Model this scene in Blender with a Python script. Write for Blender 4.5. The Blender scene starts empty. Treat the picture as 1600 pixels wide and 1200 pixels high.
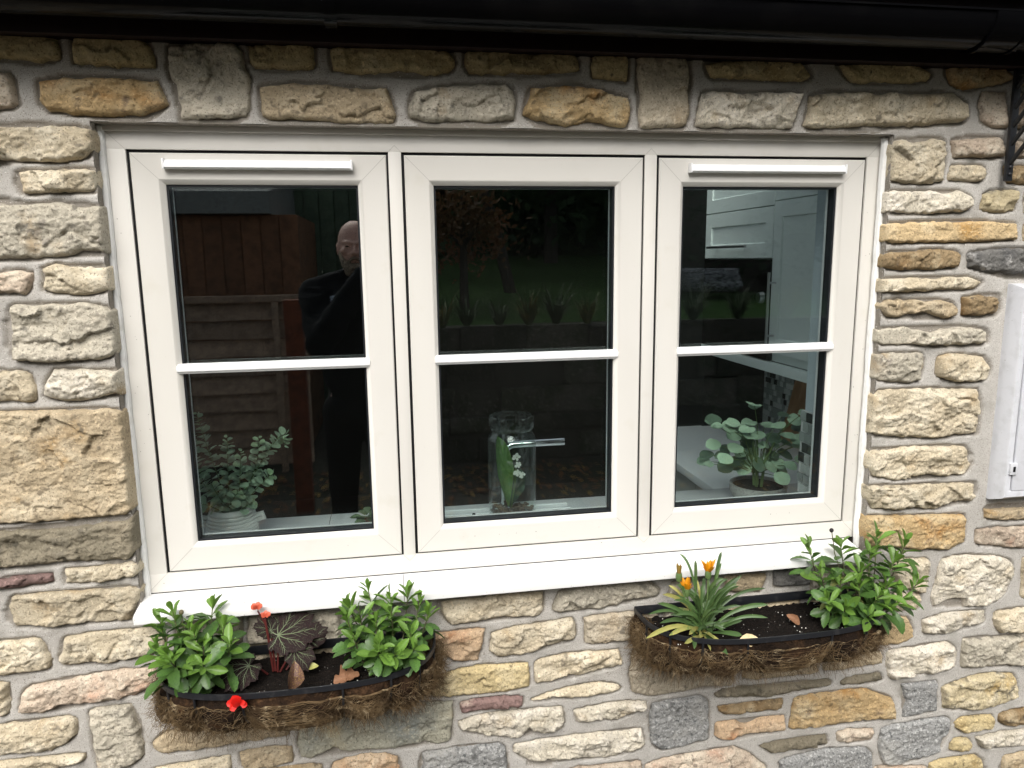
import bpy, bmesh, math, random
import numpy as np
from mathutils import Matrix, Vector

random.seed(7); RNG = np.random.default_rng(7)
S = bpy.context.scene
COL = S.collection
PI = math.pi

# ------------------------------------------------------------------ camera
def rot_cam(a, b, c):
    a += PI/2
    Rx = np.array([[1,0,0],[0,math.cos(a),-math.sin(a)],[0,math.sin(a),math.cos(a)]])
    Rz = lambda t: np.array([[math.cos(t),-math.sin(t),0],[math.sin(t),math.cos(t),0],[0,0,1]])
    return Rz(b) @ Rx @ Rz(c)
CAM = Vector((0.51873, -1.64447, 1.63665))
RC = rot_cam(-0.170517, -0.163448, -0.012456)
cam = bpy.data.objects.new('camera', bpy.data.cameras.new('camera')); COL.objects.link(cam)
cam.matrix_world = Matrix([[RC[0][0],RC[0][1],RC[0][2],CAM.x],[RC[1][0],RC[1][1],RC[1][2],CAM.y],
                           [RC[2][0],RC[2][1],RC[2][2],CAM.z],[0,0,0,1]])
cam.data.sensor_width = 36; cam.data.lens = 36*1136.62/1600
cam.data.clip_start = 0.02; cam.data.clip_end = 400
S.camera = cam

# ------------------------------------------------------------------ sky, sun, exposure
SUN_EL, SUN_ROT = math.radians(46), math.radians(196)
W = bpy.data.worlds.new('World'); S.world = W; W.use_nodes = True
nt = W.node_tree
bg = nt.nodes['Background']; bg.inputs['Strength'].default_value = 0.15
sky = nt.nodes.new('ShaderNodeTexSky'); sky.sky_type = 'NISHITA'; sky.sun_disc = False
sky.sun_elevation = SUN_EL; sky.sun_rotation = SUN_ROT
sky.dust_density = 4; sky.air_density = 1; sky.ozone_density = 1
hs = nt.nodes.new('ShaderNodeHueSaturation'); hs.inputs['Saturation'].default_value = 0.30   # overcast: the cloud deck greys the blue
nt.links.new(sky.outputs['Color'], hs.inputs['Color']); nt.links.new(hs.outputs['Color'], bg.inputs['Color'])
sl = bpy.data.lights.new('sun', 'SUN'); sl.energy = 1.5; sl.angle = math.radians(42); sl.color = (1, .965, .91)
so = bpy.data.objects.new('sun', sl); COL.objects.link(so)
sd = Vector((math.sin(SUN_ROT)*math.cos(SUN_EL), math.cos(SUN_ROT)*math.cos(SUN_EL), math.sin(SUN_EL)))
so.rotation_euler = sd.to_track_quat('Z', 'Y').to_euler()
so.location = (0, -6, 12)
S.view_settings.view_transform = 'Standard'; S.view_settings.look = 'None'
S.view_settings.gamma = 1; S.view_settings.use_curve_mapping = False
S.view_settings.exposure = 0.74
S.render.engine = 'CYCLES'
S.cycles.max_bounces = 10; S.cycles.transparent_max_bounces = 24
S.cycles.use_denoising = True

# ------------------------------------------------------------------ helpers
def mat(name, col, rough=.6, spec=.5, metal=0., mix=(), bump=None, vary=0., coat=0., attr=None, scale_xyz=None, trans=0.):
    """Principled material; mix = [(noise scale, colour, lo, hi, detail)], bump = [(scale, strength, distance)], vary = per-object value spread"""
    m = bpy.data.materials.new(name); m.use_nodes = True; n = m.node_tree.nodes; l = m.node_tree.links
    b = n['Principled BSDF']; b.inputs['Roughness'].default_value = rough; b.inputs['Metallic'].default_value = metal
    b.inputs['Specular IOR Level'].default_value = spec; b.inputs['Coat Weight'].default_value = coat
    tc = n.new('ShaderNodeTexCoord'); oi = n.new('ShaderNodeObjectInfo')
    ad = n.new('ShaderNodeVectorMath'); ad.operation = 'ADD'
    mu = n.new('ShaderNodeMath'); mu.operation = 'MULTIPLY'; mu.inputs[1].default_value = 37.
    l.new(oi.outputs['Random'], mu.inputs[0]); l.new(tc.outputs['Object'], ad.inputs[0]); l.new(mu.outputs[0], ad.inputs[1])
    vec = ad.outputs[0]
    if scale_xyz:
        mp = n.new('ShaderNodeMapping'); mp.inputs['Scale'].default_value = scale_xyz; l.new(vec, mp.inputs['Vector']); vec = mp.outputs[0]
    rgb = n.new('ShaderNodeRGB'); rgb.outputs[0].default_value = (*col, 1); cur = rgb.outputs[0]
    if attr:
        at = n.new('ShaderNodeAttribute'); at.attribute_name = attr[0]
        mx = n.new('ShaderNodeMix'); mx.data_type = 'RGBA'; mx.inputs['B'].default_value = (*attr[1], 1)
        l.new(cur, mx.inputs['A']); l.new(at.outputs['Fac'], mx.inputs['Factor']); cur = mx.outputs['Result']
    for sc, c2, lo, hi, det in mix:
        no = n.new('ShaderNodeTexNoise'); no.inputs['Scale'].default_value = sc; no.inputs['Detail'].default_value = det
        l.new(vec, no.inputs['Vector'])
        mr = n.new('ShaderNodeMapRange'); mr.inputs['From Min'].default_value = lo; mr.inputs['From Max'].default_value = hi
        l.new(no.outputs['Fac'], mr.inputs['Value'])
        mx = n.new('ShaderNodeMix'); mx.data_type = 'RGBA'; mx.inputs['B'].default_value = (*c2, 1)
        l.new(cur, mx.inputs['A']); l.new(mr.outputs[0], mx.inputs['Factor']); cur = mx.outputs['Result']
    if vary:
        h = n.new('ShaderNodeHueSaturation'); mr = n.new('ShaderNodeMapRange')
        mr.inputs['To Min'].default_value = 1-vary; mr.inputs['To Max'].default_value = 1+vary
        l.new(oi.outputs['Random'], mr.inputs['Value']); l.new(mr.outputs[0], h.inputs['Value']); l.new(cur, h.inputs['Color']); cur = h.outputs[0]
    l.new(cur, b.inputs['Base Color'])
    prev = None
    for sc, st, di in (bump or ()):
        no = n.new('ShaderNodeTexNoise'); no.inputs['Scale'].default_value = sc; no.inputs['Detail'].default_value = 5
        l.new(vec, no.inputs['Vector'])
        bp = n.new('ShaderNodeBump'); bp.inputs['Strength'].default_value = st; bp.inputs['Distance'].default_value = di
        l.new(no.outputs['Fac'], bp.inputs['Height'])
        if prev: l.new(prev, bp.inputs['Normal'])
        prev = bp.outputs[0]
    if prev: l.new(prev, b.inputs['Normal'])
    if trans:
        out = n['Material Output']; tr = n.new('ShaderNodeBsdfTranslucent'); ms = n.new('ShaderNodeMixShader'); ms.inputs[0].default_value = trans
        l.new(cur, tr.inputs['Color']); l.new(b.outputs[0], ms.inputs[1]); l.new(tr.outputs[0], ms.inputs[2]); l.new(ms.outputs[0], out.inputs['Surface'])
    return m

def glass_mat(name, f0, tint=(1,1,1), refl=(1,1,1)):
    """clear pane: Schlick mix of transparent and glossy, light passes straight through"""
    m = bpy.data.materials.new(name); m.use_nodes = True; n = m.node_tree.nodes; l = m.node_tree.links
    n.remove(n['Principled BSDF']); out = n['Material Output']
    lw = n.new('ShaderNodeLayerWeight'); lw.inputs['Blend'].default_value = .5
    pw = n.new('ShaderNodeMath'); pw.operation = 'POWER'; pw.inputs[1].default_value = 5; l.new(lw.outputs['Facing'], pw.inputs[0])
    mr = n.new('ShaderNodeMapRange'); mr.inputs['To Min'].default_value = f0; mr.inputs['To Max'].default_value = 1; l.new(pw.outputs[0], mr.inputs['Value'])
    tr = n.new('ShaderNodeBsdfTransparent'); tr.inputs['Color'].default_value = (*tint, 1)
    gl = n.new('ShaderNodeBsdfGlossy'); gl.inputs['Roughness'].default_value = 0; gl.inputs['Color'].default_value = (*refl, 1)
    ms = n.new('ShaderNodeMixShader'); l.new(mr.outputs[0], ms.inputs[0]); l.new(tr.outputs[0], ms.inputs[1]); l.new(gl.outputs[0], ms.inputs[2])
    l.new(ms.outputs[0], out.inputs['Surface'])
    return m

class MB:
    """collects geometry of one mesh object"""
    def __init__(s): s.v = []; s.f = []
    def add(s, vs, fs):
        o = len(s.v); s.v.extend([tuple(map(float, p)) for p in vs]); s.f.extend([tuple(i+o for i in f) for f in fs]); return s
    def box(s, a, b, M=None):
        x0,y0,z0 = a; x1,y1,z1 = b
        vs = [(x0,y0,z0),(x1,y0,z0),(x1,y1,z0),(x0,y1,z0),(x0,y0,z1),(x1,y0,z1),(x1,y1,z1),(x0,y1,z1)]
        if M is not None: vs = [tuple(M @ Vector(p)) for p in vs]
        return s.add(vs, [(0,3,2,1),(4,5,6,7),(0,1,5,4),(1,2,6,5),(2,3,7,6),(3,0,4,7)])
    def bbox(s, a, b, bev=.002, seg=2, M=None):
        bm = bmesh.new(); bmesh.ops.create_cube(bm, size=1)
        for v in bm.verts: v.co = Vector([(a[i]+b[i])/2 + v.co[i]*(b[i]-a[i]) for i in range(3)])
        bmesh.ops.bevel(bm, geom=bm.edges[:], offset=bev, segments=seg, affect='EDGES', profile=.6)
        bm.verts.index_update()
        vs = [tuple(M @ v.co) if M is not None else tuple(v.co) for v in bm.verts]; fs = [tuple(v.index for v in f.verts) for f in bm.faces]
        bm.free(); return s.add(vs, fs)
    def tube(s, pts, r, n=8, cap=True):
        P = [Vector(p) for p in pts]; rs = r if hasattr(r, '__len__') else [r]*len(P)
        t0 = (P[1]-P[0]).normalized(); up = Vector((0,0,1)) if abs(t0.z) < .9 else Vector((1,0,0))
        u = t0.cross(up).normalized(); vs = []; fs = []
        for i, p in enumerate(P):
            t = ((P[min(i+1,len(P)-1)]-P[max(i-1,0)])).normalized()
            u = (u - t*u.dot(t)).normalized(); w = t.cross(u)
            for k in range(n):
                a = 2*PI*k/n; vs.append(p + (u*math.cos(a)+w*math.sin(a))*rs[i])
        for i in range(len(P)-1):
            for k in range(n):
                a, b = i*n+k, i*n+(k+1) % n; fs.append((a, b, b+n, a+n))
        if cap: fs.append(tuple(range(n))[::-1]); fs.append(tuple(range((len(P)-1)*n, len(P)*n)))
        return s.add(vs, fs)
    def lathe(s, prof, c=(0,0,0), n=32):
        vs = []; fs = []
        for r, z in prof:
            for k in range(n): a = 2*PI*k/n; vs.append((c[0]+r*math.cos(a), c[1]+r*math.sin(a), c[2]+z))
        for i in range(len(prof)-1):
            for k in range(n):
                a, b = i*n+k, i*n+(k+1) % n; fs.append((a, b, b+n, a+n))
        return s.add(vs, fs)
    def extrude_x(s, prof, x0, x1):
        """closed (y,z) profile extruded along x"""
        n = len(prof); vs = [(x0,y,z) for y,z in prof]+[(x1,y,z) for y,z in prof]
        fs = [(i,(i+1)%n,(i+1)%n+n,i+n) for i in range(n)]+[tuple(range(n))[::-1], tuple(range(n,2*n))]
        return s.add(vs, fs)
    def ball(s, c, r, sc=(1,1,1), seg=12, M=None):
        vs = []; fs = []; rings = seg//2+1
        for i in range(rings+1):
            th = PI*i/rings
            for k in range(seg):
                a = 2*PI*k/seg; p = Vector((r*sc[0]*math.sin(th)*math.cos(a), r*sc[1]*math.sin(th)*math.sin(a), r*sc[2]*math.cos(th)))
                if M is not None: p = M @ p
                vs.append(p+Vector(c))
        for i in range(rings):
            for k in range(seg):
                a, b = i*seg+k, i*seg+(k+1)%seg; fs.append((a, a+seg, b+seg, b))
        return s.add(vs, fs)
    def mesh(s, name, m, smooth=True):
        me = bpy.data.meshes.new(name); me.from_pydata(s.v, [], s.f); me.materials.append(m)
        bm = bmesh.new(); bm.from_mesh(me); bmesh.ops.recalc_face_normals(bm, faces=bm.faces[:]); bm.to_mesh(me); bm.free()
        if smooth: smooth_mesh(me)
        return me
    def build(s, name, m, parent=None, smooth=True, kind=None):
        return link(name, s.mesh(name, m, smooth), parent, kind)
def smooth_mesh(me, ang=35):
    me.polygons.foreach_set('use_smooth', [True]*len(me.polygons))
    bm = bmesh.new(); bm.from_mesh(me); lim = math.radians(ang)
    for e in bm.edges:
        if len(e.link_faces) == 2: e.smooth = e.calc_face_angle(0) < lim
    bm.to_mesh(me); bm.free()
WM = {}
def link(name, me, parent=None, kind=None, M=None):
    """links a mesh whose vertices are in world coordinates (or placed by M) under its parent"""
    o = bpy.data.objects.new(name, me); COL.objects.link(o)
    M = M or Matrix()
    o.matrix_basis = M
    if parent is not None:
        o.parent = parent; o.matrix_parent_inverse = WM[parent.name].inverted()
    WM[o.name] = M
    if kind: o['kind'] = kind
    return o
def thing(name, label, cat, loc=(0,0,0), group=None):
    o = bpy.data.objects.new(name, None); COL.objects.link(o); o.location = loc; o.empty_display_size = .05; WM[o.name] = Matrix.Translation(loc)
    return tag(o, label, cat, group)
def tag(o, label=None, cat=None, group=None, kind=None):
    if label: o['label'] = label
    if cat: o['category'] = cat
    if group: o['group'] = group
    if kind: o['kind'] = kind
    return o
def np_mesh(name, V, F, m, smooth=True, attr=None):
    """fast mesh from arrays: V (n,3), F (k,4) or (k,3)"""
    me = bpy.data.meshes.new(name); k = F.shape[1]
    me.vertices.add(len(V)); me.vertices.foreach_set('co', V.astype(np.float32).ravel())
    me.loops.add(F.size); me.loops.foreach_set('vertex_index', F.astype(np.int32).ravel())
    me.polygons.add(len(F)); me.polygons.foreach_set('loop_start', np.arange(0, F.size, k, dtype=np.int32))
    if smooth: me.polygons.foreach_set('use_smooth', np.ones(len(F), bool))
    if attr is not None:
        a = me.attributes.new(attr[0], 'FLOAT', 'POINT'); a.data.foreach_set('value', attr[1].astype(np.float32))
    me.update(calc_edges=True); me.validate(); me.materials.append(m); return me
_perm = np.random.default_rng(3).permutation(256); _perm = np.concatenate([_perm,_perm,_perm])
_g3 = np.random.default_rng(4).normal(size=(256,3)); _g3 /= np.linalg.norm(_g3, axis=1)[:,None]
def pn(x, y, z=0.):
    """gradient noise, about -1..1"""
    x, y, z = np.broadcast_arrays(np.asarray(x, float), np.asarray(y, float), np.asarray(z, float))
    xi, yi, zi = [np.floor(a).astype(int) for a in (x,y,z)]; xf, yf, zf = x-xi, y-yi, z-zi
    f = lambda t: t*t*t*(t*(t*6-15)+10); u, v, w = f(xf), f(yf), f(zf)
    def g(i,j,k):
        h = _perm[(_perm[(_perm[(xi+i)&255]+yi+j)&255]+zi+k)&255]; q = _g3[h]
        return q[...,0]*(xf-i)+q[...,1]*(yf-j)+q[...,2]*(zf-k)
    L = lambda a,b,t: a+(b-a)*t
    return 1.6*L(L(L(g(0,0,0),g(1,0,0),u),L(g(0,1,0),g(1,1,0),u),v), L(L(g(0,0,1),g(1,0,1),u),L(g(0,1,1),g(1,1,1),u),v), w)
def fbm(x, y, z=0., o=4):
    r = 0; a = 1.; s = 0
    for i in range(o): r = r + a*pn(x*2**i, y*2**i, np.asarray(z)+i*7.3); s += a; a *= .5
    return r/s
def sstep(a, b, x): t = np.clip((x-a)/(b-a), 0, 1); return t*t*(3-2*t)
def poly_dist(px, pz, poly):
    """signed distance to polygon (positive inside)"""
    d = np.full(px.shape, 9.); ins = np.zeros(px.shape, bool); n = len(poly)
    for i in range(n):
        (ax,az),(bx,bz) = poly[i-1], poly[i]
        ex, ez = bx-ax, bz-az; L = ex*ex+ez*ez+1e-12
        t = np.clip(((px-ax)*ex+(pz-az)*ez)/L, 0, 1)
        d = np.minimum(d, np.hypot(px-ax-t*ex, pz-az-t*ez))
        c = (az > pz) != (bz > pz)
        ins ^= c & (px < (bx-ax)*(pz-az)/(bz-az+1e-12)+ax)
    return np.where(ins, d, -d)

# outlines of the wall blocks, millimetres in the wall plane (x right, z up)
STONES = """
y -211,2065 -98,2069 -92,2044 -92,2028 -124,2021 -168,2027 -216,2024
y -61,2068 54,2071 73,2054 79,2038 79,2018 12,2017 -65,2021 -64,2041
p -220,1997 -182,1998 -178,1947 -187,1937 -228,1930
o -130,1983 -87,1989 -27,1992 79,1989 91,1965 99,1946 52,1928 -46,1925 -118,1932 -131,1944
c -232,1897 -78,1901 -49,1896 -40,1886 -47,1860 -66,1842 -122,1837 -171,1840 -239,1838
g 147,2061 204,2066 233,2064 244,2050 249,2024 257,1996 251,1952 243,1930 218,1923 169,1921 122,1920 123,1939 118,1978 107,2013 107,2055
y 259,2062 383,2070 382,2023 360,2019 323,2023 269,2020 262,2032
t 278,1982 331,1990 386,1989 497,1984 526,1985 538,1958 545,1933 539,1921 438,1919 392,1924 292,1923 278,1930 276,1957
y 420,2063 450,2067 527,2070 644,2068 667,2055 669,2036 656,2025 629,2018 551,2026 525,2021 468,2016 425,2022
Y 697,2065 873,2072 929,2070 940,2036 873,2026 791,2027 701,2022 695,2037
g 586,1979 636,1990 695,1994 719,1999 779,1999 793,1989 797,1963 796,1935 745,1925 707,1928 626,1925 577,1931 578,1954
o 834,1992 907,2001 946,1998 986,1995 1020,1982 1049,1979 1053,1945 1047,1921 1042,1917 981,1931 958,1931 918,1920 873,1926 817,1940 820,1953 831,1974
y 970,2068 1044,2069 1046,2017 1023,2017 971,2022
s 1071,2067 1176,2069 1187,2046 1185,2004 1189,1966 1186,1926 1144,1921 1109,1919 1080,1917 1075,1948 1081,1980 1072,2022
y 1229,2055 1337,2070 1398,2072 1461,2059 1478,2035 1463,2028 1385,2027 1324,2028 1242,2030
w 1223,1991 1250,1998 1310,1994 1371,1997 1458,1999 1456,1980 1446,1963 1438,1924 1391,1923 1313,1925 1210,1923 1212,1948 1220,1972
y 1552,2062 1651,2069 1735,2070 1780,2049 1775,2035 1713,2028 1660,2032 1631,2028 1586,2028
o 1825,2067 1882,2071 1967,2074 2004,2046 1955,2028 1874,2020 1839,2031
c 1481,1993 1521,1999 1611,2003 1656,1998 1692,2007 1722,2001 1788,2004 1848,2005 1884,1986 1886,1966 1881,1947 1828,1942 1761,1935 1655,1933 1597,1932 1501,1925 1472,1929 1482,1967
y 2015,2072 2123,2075 2128,2035 2023,2032
p 1926,2013 1988,2013 2000,1933 1962,1934 1933,1950 1922,1981
p 2012,2012 2096,2014 2106,1935 2016,1934
c 1704,1897 1724,1900 1758,1892 1804,1903 1835,1899 1839,1864 1839,1840 1836,1808 1773,1802 1719,1806 1702,1810 1701,1862 1697,1888
p 1857,1899 1900,1904 1968,1909 1990,1905 1998,1868 1932,1865 1863,1864
p 2019,1898 2111,1899 2115,1865 2019,1867
c 1861,1843 1944,1844 1951,1835 1950,1811 1931,1807 1855,1810 1854,1829
b 2004,1842 2118,1846 2124,1800 2016,1806
w 1698,1781 1714,1784 1762,1780 1809,1783 1844,1778 1881,1784 1910,1775 1924,1763 1922,1745 1893,1736 1848,1736 1800,1732 1746,1735 1688,1737 1689,1763
m 1956,1776 1976,1785 2043,1785 2045,1751 2040,1738 1981,1735 1952,1742
g 2069,1779 2145,1779 2151,1733 2075,1733
a 1691,1704 1714,1708 1851,1711 1991,1710 2049,1705 2055,1670 1926,1665 1718,1665 1692,1668
t 2078,1705 2154,1705 2160,1664 2083,1665
b 1690,1626 1700,1638 1771,1642 1833,1646 1896,1641 1903,1630 1897,1605 1827,1600 1723,1600 1692,1611
k 1929,1636 1999,1644 2144,1643 2152,1583 2034,1588 1969,1595 1932,1605
c 1688,1575 1732,1577 1829,1574 1935,1577 1968,1567 1952,1550 1867,1550 1797,1546 1724,1546 1688,1550
t 1693,1513 1716,1525 1785,1523 1817,1518 1856,1522 1892,1515 1904,1502 1900,1483 1871,1477 1845,1488 1823,1496 1774,1492 1740,1482 1716,1488
b 1926,1527 1976,1530 2016,1525 2023,1502 2015,1487 1974,1483 1925,1486
g 1686,1451 1736,1454 1767,1457 1842,1442 1895,1450 1948,1452 1997,1439 1998,1413 1934,1413 1842,1412 1774,1417 1704,1419 1686,1432
g 1696,1391 1741,1394 1824,1390 1825,1361 1820,1342 1818,1326 1783,1319 1712,1327 1686,1340 1687,1369
c 1870,1379 1905,1387 1956,1380 1997,1374 2011,1348 2007,1321 1974,1315 1919,1318 1874,1333 1867,1353
c 1694,1289 1714,1302 1820,1300 1986,1293 1995,1242 1996,1179 1926,1177 1868,1175 1795,1179 1744,1187 1691,1195 1692,1224 1689,1257
c 1698,1145 1748,1145 1798,1152 1907,1146 1967,1143 1973,1122 1989,1094 1974,1071 1915,1071 1851,1080 1830,1076 1784,1066 1710,1081 1693,1115
c 1687,1055 1807,1047 1917,1047 2004,1041 2005,1017 1997,997 1944,1000 1887,982 1819,992 1794,988 1717,996 1697,1028
o 1701,976 1814,966 1983,958 1988,924 1990,885 1954,870 1920,867 1882,874 1860,874 1711,893 1692,949
t 2050,965 2233,959 2237,932 2092,935 2053,944
p 2029,913 2240,906 2247,851 2124,858 2034,874
w 1935,836 1999,843 2092,833 2145,814 2153,784 2136,727 2107,708 2069,696 2018,699 2008,721 1972,727 1924,708 1916,733 1925,783
c 1810,846 1889,843 1894,793 1882,750 1809,771 1789,830
c 1759,751 1871,748 1871,708 1800,708 1762,718
w 1894,665 1954,682 2075,677 2082,651 2075,644 2009,639 1960,626 1897,634
c 2111,670 2271,673 2280,604 2133,613 2113,632
c 2180,822 2252,820 2267,700 2194,703
a 1768,682 1840,682 1861,650 1862,628 1827,608 1744,617 1730,653
w 1793,588 1886,589 1970,597 1995,581 2004,554 2001,524 1971,516 1893,513 1809,508 1800,527 1796,554
g 2021,597 2120,594 2281,593 2293,501 2149,513 2025,517
t 1610,571 1661,580 1772,590 1780,559 1730,558 1686,552 1611,554
d 1662,517 1702,524 1777,526 1787,507 1741,506 1666,507
G 1846,485 1950,484 1951,438 1959,399 1881,389 1858,388 1866,433
m 1972,462 2007,470 2053,484 2144,485 2190,476 2206,447 2213,407 2163,397 2096,384 1982,398 1978,442
c 2235,474 2317,477 2327,401 2244,403
G 1795,358 1845,367 1985,370 2002,362 2002,323 1983,310 1975,268 1937,257 1886,256 1855,243 1812,251 1792,296
p 1662,363 1695,369 1768,361 1773,345 1766,332 1702,331 1671,339
y 2023,352 2046,361 2135,359 2145,336 2139,319 2050,319 2028,335
b 2159,358 2195,365 2311,365 2317,318 2184,323 2161,338
y 2015,290 2028,300 2065,297 2076,282 2072,266 2044,260 2015,270
w 2094,291 2154,299 2319,300 2327,245 2199,259 2117,262
y 1951,231 2018,238 2100,235 2118,220 2128,162 1964,182
t 2191,222 2329,228 2342,123 2192,145
o 1532,481 1565,484 1638,483 1668,487 1739,484 1783,462 1815,447 1827,415 1827,392 1750,398 1701,398 1652,395 1522,397 1527,437
G 1498,305 1568,311 1627,318 1749,308 1770,288 1771,252 1765,206 1509,243
d 1441,355 1528,362 1628,362 1633,340 1566,334 1467,336
p 1785,244 1948,222 1952,179 1785,203
d 1305,523 1340,533 1482,525 1555,526 1628,525 1633,513 1520,504 1448,498 1312,515
t 1384,575 1589,566 1588,552 1481,553 1409,554 1384,562
s 1086,678 1183,678 1345,661 1352,567 1350,543 1266,547 1201,542 1136,537 1082,556 1078,606 1084,650
G 1140,514 1201,517 1271,518 1287,507 1290,448 1292,397 1240,389 1167,382 1136,403 1132,432 1134,486
b 1317,481 1495,485 1493,463 1442,462 1343,462 1321,468
q 1310,435 1361,439 1391,421 1451,435 1502,433 1506,395 1446,395 1392,395 1356,388 1313,400
p 1123,342 1192,355 1276,355 1365,359 1409,333 1459,288 1431,250 1124,294
w 930,519 999,524 1042,529 1120,522 1115,510 1073,497 1043,487 983,493 940,493
w 777,443 835,448 933,451 1000,450 1067,441 1107,446 1117,413 1112,391 1068,390 1017,379 934,390 868,392 819,399 780,425
c 823,563 901,581 933,584 998,587 1052,570 1032,562 982,558 933,558 884,566 826,559
p 924,359 1034,355 1109,352 1110,296 924,323
c 612,838 684,841 739,844 853,842 852,809 850,789 806,787 769,792 707,790 646,785 622,792 611,819
q 588,760 710,761 700,722 693,683 632,693 585,734
c 730,752 806,761 869,764 926,769 936,751 933,718 897,711 853,702 793,690 743,686 724,706 728,732
g 875,797 897,838 964,848 1028,849 1123,845 1146,825 1140,809 1074,805 997,792 932,791
g 1175,812 1182,838 1243,840 1263,838 1261,808 1193,804
t 1324,839 1431,837 1419,796 1329,805
k 1454,845 1550,840 1552,802 1457,807
s 958,767 1078,771 1144,768 1143,696 1083,702 997,696 960,701 958,735
c 834,664 901,674 965,673 1044,672 1054,643 1051,633 992,626 949,617 907,622 868,611 836,609 830,634
g 1161,762 1262,763 1264,711 1162,714
t 1283,761 1526,762 1530,691 1285,702
g 1557,829 1716,822 1721,769 1561,780
c 1562,752 1715,752 1720,686 1566,691
y 625,657 680,668 814,661 819,628 814,602 773,595 722,595 663,596 611,599 527,622 588,645
r 647,577 710,580 801,572 798,556 788,550 678,551 653,549
w 640,524 696,537 810,533 842,536 901,533 905,501 900,477 852,472 819,490 800,475 781,471 717,483 646,506
S 270,567 465,581 540,584 627,580 625,533 619,482 577,479 558,486 491,482 371,488 342,502 294,481 271,481 264,512
G 554,453 613,455 739,452 755,443 760,350 552,380
q 340,455 400,467 460,462 490,448 494,392 338,411
t 132,510 192,515 247,509 249,474 207,470 138,469 133,487
t -55,561 -31,579 34,582 145,567 241,558 240,545 171,541 86,536 31,538 -25,533 -48,541
c -55,493 28,498 106,504 107,477 96,442 -58,464
t 126,459 246,459 311,455 308,415 124,438
g 176,846 346,836 374,827 371,767 171,784
g 23,861 160,857 155,786 17,795
c -1,775 243,772 244,701 -7,704
t 270,758 370,759 517,767 512,644 263,634
c 15,673 208,666 203,586 9,610
c -186,1815 -87,1821 -50,1818 -46,1801 -56,1782 -119,1777 -183,1779
g -250,1752 -182,1752 -126,1757 -76,1747 -47,1750 -41,1722 -39,1662 -84,1665 -118,1654 -189,1651 -262,1650
p -266,1617 -229,1623 -187,1621 -192,1594 -202,1579 -224,1584 -270,1585
c -167,1630 -142,1634 -117,1628 -97,1630 -50,1627 -38,1629 -35,1606 -42,1586 -59,1584 -94,1574 -127,1577 -168,1588 -164,1608
g -231,1556 -165,1554 -96,1557 -58,1550 -49,1542 -38,1539 -45,1461 -56,1445 -117,1443 -172,1441 -212,1447 -238,1449 -234,1503
c -290,1422 -220,1422 -214,1411 -205,1387 -210,1366 -227,1359 -297,1367
w -167,1423 -119,1421 -52,1416 -37,1418 -39,1367 -53,1373 -91,1364 -126,1357 -164,1362 -190,1371 -185,1392
t -300,1341 -177,1338 -55,1335 -41,1323 -42,1282 -45,1199 -39,1157 -42,1117 -62,1107 -148,1105 -215,1104 -300,1107 -329,1110
d -331,1087 -229,1082 -130,1086 -63,1090 -42,1100 -40,1068 -46,1028 -61,1009 -127,1008 -173,1011 -213,1010 -341,1009
r -345,975 -290,982 -221,983 -220,967 -268,963 -318,960 -346,964
c -192,991 -134,990 -62,997 -50,990 -45,972 -65,965 -117,958 -163,961 -195,962 -187,973
c -305,940 -220,941 -145,937 -67,939 -47,931 -52,911 -65,888 -72,867 -113,866 -167,868 -234,866 -303,874 -309,906
c -362,835 -262,836 -254,823 -245,786 -250,769 -291,764 -371,767
c -210,831 -191,838 -103,841 -25,836 0,815 -16,786 -83,775 -123,770 -151,774 -214,771 -225,787 -214,810
p -307,709 -290,728 -218,733 -139,744 -86,747 -38,742 -22,718 -51,697 -92,683 -166,679 -228,681 -255,675 -271,666 -319,676 -314,697
c -374,741 -336,742 -336,700 -342,670 -383,663
c -386,645 -305,641 -227,647 -209,641 -208,607 -233,588 -266,572 -325,577 -394,575
g -179,656 -139,662 -94,658 -86,632 -79,590 -76,535 -97,518 -135,511 -172,516 -178,562 -174,602 -179,628
c -397,554 -289,555 -200,552 -199,539 -239,535 -295,501 -402,514
"""
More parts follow.
